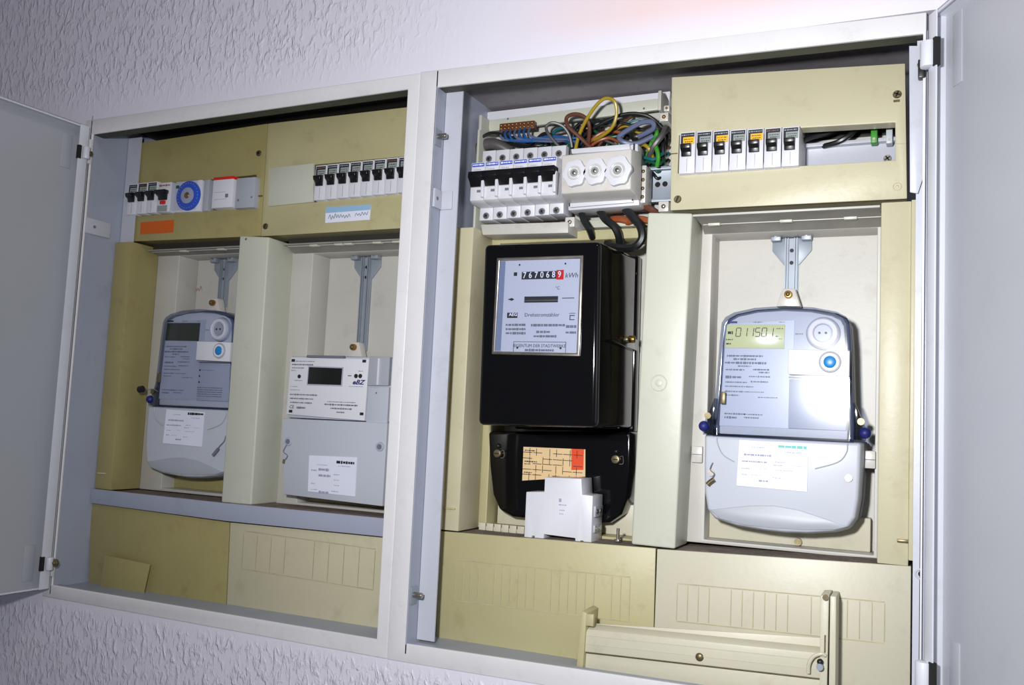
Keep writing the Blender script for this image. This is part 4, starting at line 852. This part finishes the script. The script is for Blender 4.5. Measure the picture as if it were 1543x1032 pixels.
# tariff sticker on the terminal cover
ys = .1076
sq = [(0.6435,0.1803), (0.7229,0.1902), (0.7216,0.2216), (0.6432,0.2205)]
st = obj('tariff_sticker', MB().prism(sq, ys - .0004, ys), 'peach', t, label='peach paper sticker ruled in a grid with an orange block')
ob = [(0.7055,0.1968), (0.7203,0.1977), (0.7201,0.2215), (0.7045,0.2214)]
obj('orange_block', MB().prism(ob, ys - .0007, ys - .0004), 'orangered', st)
gl = MB(); bx0, bx1, bz0, bz1 = sq[0][0], ob[1][0], sq[0][1] + .001, sq[3][1]
for i in range(1, 6):
    z_ = bz0 + (bz1 - bz0) * i / 6 + .0004 * (i % 2)
    for j in range(6):
        if (i * 3 + j) % 4 == 1: continue
        gl.box(bx0 + (bx1 - bx0) * j / 6, bx0 + (bx1 - bx0) * (j + .9) / 6, ys - .0009, ys - .0006, z_ - .00035, z_ + .00035)
for j in range(1, 9):
    x_ = bx0 + (bx1 - bx0) * j / 9
    for i in range(4):
        if (i + j * 2) % 3 == 0: continue
        gl.box(x_ - .0003, x_ + .0003, ys - .0009, ys - .0006, bz0 + (bz1 - bz0) * i / 4, bz0 + (bz1 - bz0) * (i + .9) / 4)
obj('grid_lines', gl, 'ink', st)
dashes([(bx0 + .002, bx0 + .015, bz1 - .004, .0015), (bx0 + .002, bx0 + .018, bz1 - .017, .0015), (bx0 + .002, bx0 + .010, bz1 - .020, .0012), (bx0 + .002, bx0 + .012, bz1 - .030, .0015)], ys - .0007, 'ink', st)

# ------------------------------------------------------------------ spare relay standing on the ledge before the black meter
t = thing('relay', 'white spare rail-mount module standing on the dusty ledge before the black meter', 'relay', (.70, .085, .1195))
yr0, yr1 = .070, .1055
L0 = (0.6652,0.1236); R0 = (0.7461,0.1251)
zb_ = .1180
def rq(u, v): return None
prof = [(L0[0], zb_ + .001), (0.6653,0.1703), (0.6875,0.1719), (0.6875,0.1884), (0.7316,0.1898), (0.7331,0.1722), (0.7457,0.1717), (R0[0], zb_ + .0022),
        (R0[0] - .0085, zb_), (R0[0] - .0095, zb_ + .0035), (R0[0] - .013, zb_ + .0035), (R0[0] - .0135, zb_), (R0[0] - .019, zb_ + .0), (R0[0] - .019, zb_ + .0055), (L0[0] + .024, zb_ + .0065), (L0[0] + .024, zb_ + .001), (L0[0] + .013, zb_ + .0005), (L0[0] + .0125, zb_ + .0035), (L0[0] + .0095, zb_ + .0035), (L0[0] + .009, zb_ + .0008)]
bd_ = obj('body', MB().prism(prof, yr0, yr1), 'white', t, bevel=.0007)
c = (0.7099,0.1579)
dashes([(c[0] - .004, c[0] - .001, c[1] + .006, .004), (c[0] - .004, c[0] + .006, c[1] + .001, .0016), (c[0] - .003, c[0] + .004, c[1] - .005, .0014), (c[0] - .003, c[0] + .002, c[1] - .009, .0012)], yr0, 'inkpale', t)
sx = R0[0] + .0004
for z_, h_ in ((0.1659 - .012, .012), (0.1368 - .002, .008)):
    o = obj('terminal_recess', MB().box(sx - .001, sx + .0012, yr0 + .006, yr1 - .004, z_ - h_ * .5, z_ + h_ * .5), 'grey', t, bevel=.0004)
    for yy in (yr0 + .012, yr0 + .024): obj('terminal_screw', MB().cyl((yy, z_), .0030, sx + .001, sx + .0018, 12, ax='x'), 'chrome', o)
# short bolt standing on the ledge and yellowish comb strip
a = (0.7719,0.0850,0.1254)
t = thing('bolt', 'short bright bolt standing on the dusty ledge right of the spare module', 'bolt', (a[0], .085, .1222))
obj('head', MB().cyl((a[0], .085), .0042, .1222, .1252, 6, ax='z'), 'chrome', t, bevel=.0003); obj('shank', MB().cyl((a[0], .085), .0018, .1252, .1370, 10, ax='z'), 'chrome', t)
t = thing('cover_comb_strip', 'yellowed notched plastic strip lying on the ledge left of the spare module', 'plastic strip', (.63, .12, .1185))
x0_, x1_ = 0.5928, 0.6536
obj('strip', MB().box(x0_, x1_, .100, .106, .1185, .1235), 'cream', t, bevel=.0006)
for k in range(6): obj('strip_tooth', MB().box(x0_ + (x1_ - x0_) * k / 6 + .0008, x0_ + (x1_ - x0_) * (k + 1) / 6 - .0008, .0975, .1005, .1187, .1275), 'cream', t, bevel=.0005)

# ------------------------------------------------------------------ smart meters (two alike)
def arcpts(pts):                                     # smooth closed outline through points (Catmull-Rom)
    V = [Vector((p[0], p[1], 0)) for p in pts]; n = len(V); out = []
    for i in range(n):
        a, b, c, d = V[i - 1], V[i], V[(i + 1) % n], V[(i + 2) % n]
        for k in range(4):
            t = k / 4; q = .5 * ((2 * b) + (c - a) * t + (2 * a - 5 * b + 4 * c - d) * t * t + (3 * b - a - 3 * c + d) * t ** 3); out.append((q.x, q.y))
    return out
def scale_about(pts, c, sx, sz): return [(c[0] + (x - c[0]) * sx, c[1] + (z - c[1]) * sz) for x, z in pts]
def smart_meter(label, A, lit, loc, S_):
    """A(u, v): place function of the meter's own front plane, in metres relative to a reference meter"""
    t = thing('electricity_meter', label, 'meter', loc, 'smart meters with a clear hood')
    yb, yfz = .138, .083
    top = [A(x, z) for x, z in [(.8735, .262), (.8762, .300), (.8782, .345), (.8800, .3670), (.8840, .3735), (.8930, .3785), (.9150, .3832), (.9450, .3850), (.9750, .3832), (.9980, .3785), (1.0075, .3735), (1.0110, .3670), (1.0130, .345), (1.0147, .300), (1.0165, .262)]]
    base = top + [A(x, z) for x, z in [(1.0165, .243), (.8735, .243)]]
    obj('base_housing', MB().prism(base, .100, yb), 'mid', t, bevel=.003, seg=3, label='slate grey base housing')
    cen = A(.945, .31)
    inner = scale_about(base, cen, .915, .945)
    obj('inner_housing', MB().prism(inner, .0905, .101), 'lgrey', t, bevel=.002)
    # clear hood: front pane, sloped rim
    obj('clear_hood', MB().ring(base, inner, .0850, .1005), 'cleardk', t, bevel=.0015, label='smoky clear hood rim')
    obj('clear_pane', MB().prism(scale_about(base, cen, .95, .965), .0815, .0822), 'clear', t, label='clear front pane')
    # shoulders (clear ears) with lugs
    for sx in (-1, 1):
        xx = .945 + sx * .0715; xo = .945 + sx * .0820
        ear = [A(xx, .286), A(xx + sx * .004, .2755), A(xo - sx * .001, .262), A(xo, .2465), A(xx, .2465)]
        e = obj('hood_ear', MB().prism(ear, .090, .112), 'cleardk', t, bevel=.001)
        c = A(xo - sx * .004, .266)
        obj('ear_screw', MB().cyl(c, .0036, .0885, .0915, 12), 'bronze', t)
        c = A(xo, .2545); k = obj('seal_knob', MB().dome(c, .0058, .090, .006), 'navy', t, label='dark blue seal knob'); 
    # terminal cover
    low = [A(x, z) for x, z in [(.8625, .2460), (.8628, .215), (.8640, .185), (.8675, .165), (.8760, .1555), (.9000, .1495), (.9300, .1470), (.9500, .1465), (.9750, .1480), (1.0010, .1520), (1.0150, .1570), (1.0220, .1680), (1.0250, .188), (1.0262, .215), (1.0268, .2460)]]
    lt = obj('terminal_cover', MB().taper(scale_about(low, A(.945, .205), .955, .95), .0835, low, .100), 'lgrey', t, bevel=.003, seg=4)
    obj('terminal_block', MB().prism(low, .100, yb), 'mid', t, bevel=.002)
    # sculpted lip near the bottom
    lip = [A(x, z) for x, z in [(.8735, .1660), (.8900, .1690), (.9150, .1735), (.9400, .1755), (.9650, .1730), (.9900, .1665), (1.0120, .1600), (1.0000, .1560), (.9700, .1530), (.9400, .1520), (.9100, .1530), (.8850, .1570)]]
    obj('lower_lip', MB().taper(lip, .0828, scale_about(lip, A(.945, .165), 1.01, 1.04), .0860), 'grey', lt, bevel=.001)
    obj('hood_seam', MB().prism([A(.8630, .2452), A(1.0265, .2452), A(1.0265, .2475), A(.8630, .2475)], .0870, .0990), 'cleardk', t)
    # engraved arc
    obj('engraved_arc', MB().tube([A3(A, .8790, .2430, .0829), A3(A, .8800, .2360, .0829), A3(A, .8860, .2250, .0829), A3(A, .8980, .2180, .0829)], .0006, 6).tube([A3(A, 1.0110, .2430, .0829), A3(A, 1.0100, .2340, .0829), A3(A, 1.0020, .2240, .0829), A3(A, .9800, .2160, .0829)], .0006, 6), 'grey', lt)
    # face plate and label
    yl = .0900
    obj('label_plate', MB().prism([A(.8800, .2560), A(.9540, .2560), A(.9560, .3700), A(.8830, .3660)], yl - .0006, yl + .0003), 'label', t, label='grey foil type label')
    LBL = [o for o in C.objects if o.parent == t][-1]
    ORG[LBL.name] = ORG[t.name]
    q = [A(.8835, .3400), A(.9460, .3395), A(.9465, .3655), A(.8850, .3655)]
    lc = obj('display', MB().prism(q, yl - .0016, yl - .0004), 'lcd_on' if lit else 'lcd_off', t, bevel=.0003, label='pale green display reading 011501' if lit else 'blank dark display')
    yd = yl - .0018
    if lit:
        seg = MB(); X0, Z0 = A(.8950, .3555); sc_ = S_
        def digit(ch, x, z, w_=.0048, h_=.0092, th=.0008):
            on = {'0': 'abcdef', '1': 'bc', '5': 'afgcd', '8': 'abcdefg'}[ch]
            for s_ in on:
                sl = lambda zz_: (zz_ - z) * .10
                if s_ in 'agd':
                    zc_ = {'a': z + h_, 'g': z + h_ / 2, 'd': z}[s_]; seg.prism([(x + sl(zc_) + .0003, zc_ - th / 2), (x + w_ + sl(zc_) - .0003, zc_ - th / 2), (x + w_ + sl(zc_) - .0003, zc_ + th / 2), (x + sl(zc_) + .0003, zc_ + th / 2)], yd, yd + .0002)
                else:
                    xa = x if s_ in 'fe' else x + w_; z1_, z2_ = (z + h_ / 2 + .0003, z + h_ - .0003) if s_ in 'fb' else (z + .0003, z + h_ / 2 - .0003)
                    seg.prism([(xa - th / 2 + sl(z1_), z1_), (xa + th / 2 + sl(z1_), z1_), (xa + th / 2 + sl(z2_), z2_), (xa - th / 2 + sl(z2_), z2_)], yd, yd + .0002)
        for k, ch in enumerate('011501'): digit(ch, X0 + .0068 * k, Z0 - .0030)
        obj('digits', seg, 'ink', lc)
        x_, z_ = A(.8850, .352); dashes([(x_ + .0015, x_ + .0070, Z0 + .001, .004), (x_, x_ + .007, z_ - .003, .0018), (x_, x_ + .005, z_ - .0075, .0018), (X0 + .0425, X0 + .0495, Z0 + .0055, .0010), (X0 + .0420, X0 + .0450, Z0 - .0028, .0010), (X0 + .0455, X0 + .0485, Z0 - .0055, .0009)], yd + .0001, 'ink', lc)
    x_, z_ = A(.8850, .3680); obj('brand_bar', MB().box(x_, x_ + .011, yl - .0009, yl - .0005, z_ - .001, z_ + .0012), 'navy' if lit else 'ink', t); dashes([(x_ + .028, x_ + .038, z_, .0012), (x_ + .055, x_ + .061, z_, .0012)], yl - .0006, 'inkgrey', t)
    rows = []
    for (xa, xb, z_, h_) in [(.886, .924, .3315, .0022), (.893, .917, .3280, .0022), (.884, .928, .3240, .0026), (.898, .912, .3205, .0018), (.885, .905, .3165, .002), (.914, .932, .3170, .0018), (.920, .932, .3140, .0016), (.885, .902, .3085, .0030), (.910, .932, .3095, .0018), (.885, .908, .3030, .0018), (.912, .930, .3040, .0018), (.885, .915, .2985, .0016), (.885, .904, .2930, .0018), (.905, .926, .2930, .0012), (.885, .900, .2890, .0016), (.920, .940, .2875, .0012), (.885, .908, .2690, .0020), (.885, .898, .2650, .0026), (.906, .925, .2690, .0014), (.906, .922, .2655, .0016)]:
        a_, b_ = A(xa, z_), A(xb, z_); rows.append((a_[0], b_[0], a_[1], h_))
    dashes(rows, yl - .0006, 'inkgrey', t)
    x_, z_ = A(.8850, .2750)
    # optical port
    c = A(.9850, .3560)
    pt = obj('optical_port', MB().cyl(c, .0160, .0850, .0905, 36, .0175), 'label', t, bevel=.0008, label='round optical port')
    obj('port_ring', MB().torus(c, .0122, .0034, .0850, 36), 'white', pt); obj('port_centre', MB().cyl(c, .0082, .0838, .0855, 24), 'grey', pt)
    for s_ in (-1, 1): obj('port_eye', MB().cyl((c[0] + s_ * .0032, c[1]), .0013, .0832, .0840, 10), 'ink', pt)
    dashes([(c[0] - .0280, c[0] - .0205, c[1] - .0005, .0014)], yl - .0006, 'inkgrey', t)
    # button block
    q = [A(.9515, .3120), A(1.0120, .3105), A(1.0120, .3375), A(.9515, .3385)]
    bb = obj('button_block', MB().prism(q, .0800, .0910), 'face', t, bevel=.001, label='white block with a blue push button')
    c = A(.9930, .3255); obj('button_collar', MB().cyl(c, .0105, .0788, .0802, 28, .0112), 'grey', bb, bevel=.0004); obj('button_rim', MB().cyl(c, .0088, .0782, .0790, 28), 'face', bb); obj('button', MB().dome(c, .0065, .0784, .0016, 24), 'button', bb)
    # clear insert below
    q = [A(.9520, .2560), A(1.0090, .2560), A(1.0120, .3060), A(.9520, .3075)]
    obj('module_lid', MB().prism(q, .0870, .0905), 'label', t, bevel=.0008, label='pale module lid under the clear pane')
    for zz_ in (.3098, .3380): obj('block_gap', MB().prism([A(.9515, zz_ - .0009), A(1.0120, zz_ - .0012), A(1.0120, zz_ + .0004), A(.9515, zz_ + .0006)], .0865, .0905), 'mid', t)
    if not lit:
        for k in range(3): cc_ = A(.9545, .2985 - .0085 * k); obj('indicator_light', MB().cyl(cc_, .0013, .0866, .0872, 8), 'ink', t)
        a_ = A(.952, .27); dashes([(a_[0] + .005, a_[0] + .028, a_[1] + .0285, .001)] + [(a_[0], a_[0] + .045, a_[1] + .004 - .003 * k, .0014) for k in range(5)], .0869, 'inkgrey', t)
    # side catch
    c = A(.8850, .2855); obj('side_catch', MB().box(c[0] - .0030, c[0] + .0022, .0800, .0830, c[1] - .0065, c[1] + .0065), 'bronze', t, bevel=.0008)
    # owner sticker
    q = [A(.9010, .1935), A(.9725, .1920), A(.9730, .2400), A(.9030, .2415)]
    stk = obj('owner_sticker', MB().prism(q, .0822, .0829), 'paper', lt, label='white owner sticker with a teal heading' if lit else 'white owner sticker')
    org = A(.9030, .2415)
    ys_ = .0822
    dashes([(A(.9430, .2368)[0], A(.9715, .2368)[0], A(.943, .2368)[1], .0036)], ys_, 'teal' if lit else 'ink', t, 'sticker_heading')
    rows = [(a_, b_, z_, h_) for a_, b_, z_, h_ in [(.916, .930, .2345, .001), (.950, .966, .2310, .001), (.908, .936, .2265, .0024), (.906, .932, .2195, .0020), (.940, .950, .2205, .001), (.938, .948, .2170, .0012), (.955, .968, .2175, .0006), (.906, .914, .2120, .0012), (.925, .932, .2128, .0006), (.940, .958, .2120, .0008), (.906, .912, .2055, .0014), (.916, .926, .2055, .0006), (.938, .946, .2040, .001), (.924, .934, .2000, .0022)]]
    dashes([(A(a_, z_)[0], A(b_, z_)[0], A(a_, z_)[1], h_ * S_) for a_, b_, z_, h_ in rows], ys_, 'inkpale', t)
    return t
def A3(A, x, z, y): p = A(x, z); return (p[0], y, p[1])
smart_meter('smart meter with lit display reading 011501 in the rightmost field', lambda x, z: (x, z), True, (.945, .145, .147), 1)
mx_, mz_ = .1440 - .9450, .0
MBt = smart_meter('dim smart meter with blank display in the leftmost field', lambda x, z: (.1420 + (x - .9450) * 1.0, .1505 + (z - .1470) * 1.0), False, (.142, .145, .150), 1)
SMt = [o for o in C.objects if o.name == 'electricity_meter.001'][0]
# lead seals
def seal(parent, pts, tip, mt='chrome', r=.0034):
    o = obj('seal_wire', MB().tube(pts, .0006, 6), 'inkgrey', parent)
    obj('lead_seal', MB().tube(tip, r, 10, 3), mt, parent, bevel=0)
seal(SMt, [(0.8756,0.0810,0.2159), (0.8734,0.0790,0.2088), (0.8778,0.0790,0.2041), (0.8749,0.0800,0.1983)], [(0.8710,0.0790,0.1924), (0.8738,0.0790,0.1954), (0.8779,0.0790,0.1985)], 'bronze', .0026)
obj('cover_screw', MB().cyl((0.8741,0.2052), .0036, .0800, .084, 12), 'chrome', SMt); obj('cover_screw', MB().cyl((1.0126,0.2087), .0036, .0800, .084, 12), 'chrome', SMt)
seal(MBt, [(0.2076,0.0850,0.2140), (0.2105,0.0800,0.2060), (0.2048,0.0780,0.1985), (0.2007,0.0780,0.1929)], [(0.1945,0.0780,0.1853), (0.1987,0.0780,0.1900), (0.2029,0.0780,0.1948)], 'inkgrey', .0022)
seal(MBt, [(0.0683,0.0750,0.2706), (0.0731,0.0800,0.2729), (0.0805,0.0830,0.2694)], [(0.0582,0.0700,0.2710), (0.0644,0.0700,0.2721)], 'black', .0050)

# ------------------------------------------------------------------ box-shaped meter beside the middle post
t = thing('electricity_meter', 'box-shaped white meter with a black display and eBZ lettering', 'meter', (.388, .148, .140))
EB = t; ye = .080
ux = [(0.3102,0.2415), (.4680, 0.2418), (.4680, 0.3237), (0.3088,0.3235)]
obj('upper_housing', MB().prism(ux, .084, .136), 'lgrey', t, bevel=.002)
fq = [(0.3109,0.2459), (0.4337,0.2423), (0.4351,0.3208), (0.3122,0.3217)]
fp = obj('faceplate', MB().prism(fq, ye, .0845), 'face', t, bevel=.0008)
rgq = [(0.4358,0.2407), (.4670, 0.2409), (.4670, 0.3237), (0.4368,0.3242)]
obj('clip_lid', MB().prism([(rgq[0][0], rgq[0][1]), (rgq[1][0], rgq[1][1]), (rgq[1][0], 0.2859), (rgq[0][0], 0.2853)], .0805, .085), 'lgrey', t, bevel=.0008)
obj('clip_window', MB().prism([(rgq[0][0], 0.2870), (rgq[1][0], 0.2876), rgq[2], (rgq[0][0] + .001, rgq[3][1])], .078, .085), 'grey', t, bevel=.0008)
obj('clip_ridge', MB().box(rgq[0][0] + .015, rgq[0][0] + .018, .0755, .079, 0.2879, 0.3217), 'white', t, bevel=.0005)
c = (0.4488,0.2780); obj('clip_dot', MB().cyl(c, .0011, .0799, .0806, 8), 'inkgrey', t)
obj('top_slot', MB().prism([(0.3384,0.3220), (0.3970,0.3211), (0.3967,0.3245), (0.3392,0.3247)], .0785, .084), 'inkgrey', t)
q = [(0.3433,0.2867), (0.3955,0.2867), (0.3959,0.3082), (0.3437,0.3090)]
dsp = obj('display', MB().prism(q, .0786, .0802), 'lcd_blk', t, bevel=.0003)
obj('display_bezel', MB().ring(inset(q, -.0016), q, .0792, .0802), 'label', t)
yv = .0799
c = (0.4205,0.2882); writing('eBZ', c[0], c[1], yv, .0082, 'navy', t, 'maker_lettering', shear=.35, wide=1.25, bold=.00025)
for u in (0, 1): c = ((0.4172,0.2988), (0.4237,0.2989))[u]; obj('optical_eye', MB().cyl(c, .0028, .0794, .0802, 14), 'ink', t)
c = (0.4075,0.2990); obj('arrow_mark', MB().box(c[0] - .0026, c[0] + .0026, .0796, .0801, c[1] - .0005, c[1] + .0005), 'ink', t)
c = (0.3284,0.2964); obj('sensor_eye', MB().cyl(c, .0026, .0794, .0802, 14), 'ink', t)
for c in ((0.3169,0.3174), (0.4283,0.3181), (0.3182,0.2502), (0.4292,0.2509)): obj('corner_mark', MB().box(c[0] - .0027, c[0] + .0027, .0796, .0801, c[1] - .0018, c[1] + .0018), 'ink', t)
c = (0.3157,0.2540); writing('CE', c[0], c[1], yv, .0062, 'ink', t, 'ce_mark', align='LEFT')
def er(u0, u1, v, h): return (u0, u1, v, h)
rows = []
for (a, b, h) in (((0.3213,0.0799,0.3165), (0.3513,0.0799,0.3161), .0012), ((0.3152,0.0799,0.3120), (0.3494,0.0799,0.3126), .002), ((0.3156,0.0799,0.3076), (0.3349,0.0799,0.3080), .0014), ((0.3148,0.0799,0.3041), (0.3224,0.0799,0.3042), .001), ((0.3213,0.0799,0.2910), (0.3341,0.0799,0.2913), .001), ((0.3144,0.0799,0.2829), (0.3262,0.0799,0.2832), .0008), ((0.3148,0.0799,0.2785), (0.3309,0.0799,0.2790), .0008),
                  ((0.3153,0.0799,0.2724), (0.3589,0.0799,0.2728), .0020), ((0.3157,0.0799,0.2672), (0.3530,0.0799,0.2675), .0020), ((0.3162,0.0799,0.2619), (0.3514,0.0799,0.2622), .0020), ((0.3275,0.0799,0.2553), (0.3413,0.0799,0.2558), .0030), ((0.3752,0.0799,0.2647), (0.4191,0.0799,0.2653), .0012), ((0.3713,0.0799,0.2611), (0.4234,0.0799,0.2612), .0022), ((0.3810,0.0799,0.2563), (0.4137,0.0799,0.2567), .0022), ((0.3907,0.0799,0.2516), (0.4030,0.0799,0.2512), .002), ((0.4202,0.0799,0.3052), (0.4273,0.0799,0.3054), .001), ((0.4075,0.0799,0.2853), (0.4287,0.0799,0.2851), .0008)):
    rows.append((a[0], b[0], a[2], h))
dashes(rows, yv, 'inkgrey', t)
lq = [(0.3170,0.1413), (.4690, 0.1378), (.4690, 0.2411), (0.3065,0.2405)]
lb_ = obj('terminal_cover', MB().prism(lq, .078, .136), 'lgrey', t, bevel=.0014, label='grey rectangular terminal cover')
for c in ((0.3195,0.2105), (0.4605,0.2110)):
    o = obj('cover_screw', MB().cyl(c, .0056, .0765, .0785, 18, .0062), 'label', t, bevel=.0004); obj('screw_core', MB().cyl(c, .0033, .0758, .0768, 12), 'inkgrey', o)
seal(t, [(0.3185,0.0760,0.2062), (0.3154,0.0740,0.1973), (0.3223,0.0740,0.1925), (0.3187,0.0750,0.1871)], [(0.3167,0.0740,0.1819), (0.3174,0.0740,0.1871)], 'bronze', .0015)
sq = [(0.3560,0.1484), (0.4284,0.1470), (0.4278,0.1960), (0.3544,0.1943)]
stk = obj('owner_sticker', MB().prism(sq, .0772, .0779), 'paper', t, label='white owner sticker with handwriting')
c = (0.3974,0.1883); e = (0.4245,0.1891); dashes([(c[0], e[0], c[1], .0044)], .0772, 'ink', t, 'sticker_heading')
rows = []
for (a, b, h) in (((0.3680,0.0772,0.1832), (0.3844,0.0772,0.1842), .001), ((0.4008,0.0772,0.1835), (0.4189,0.0772,0.1846), .0012), ((0.3592,0.0772,0.1758), (0.3675,0.0772,0.1764), .0022), ((0.3705,0.0772,0.1774), (0.3870,0.0772,0.1776), .0036), ((0.3711,0.0772,0.1698), (0.3896,0.0772,0.1702), .0040), ((0.3945,0.0772,0.1722), (0.4036,0.0772,0.1728), .0014), ((0.3951,0.0772,0.1655), (0.4031,0.0772,0.1660), .001), ((0.3606,0.0772,0.1589), (0.3657,0.0772,0.1593), .0014), ((0.3956,0.0772,0.1588), (0.4036,0.0772,0.1594), .001), ((0.3602,0.0772,0.1513), (0.3705,0.0772,0.1520), .001), ((0.3728,0.0772,0.1488), (0.3882,0.0772,0.1491), .0036), ((0.3921,0.0772,0.1510), (0.4033,0.0772,0.1510), .0014)):
    rows.append((a[0], b[0], a[2], h))
dashes(rows, .0772, 'inkpale', t)
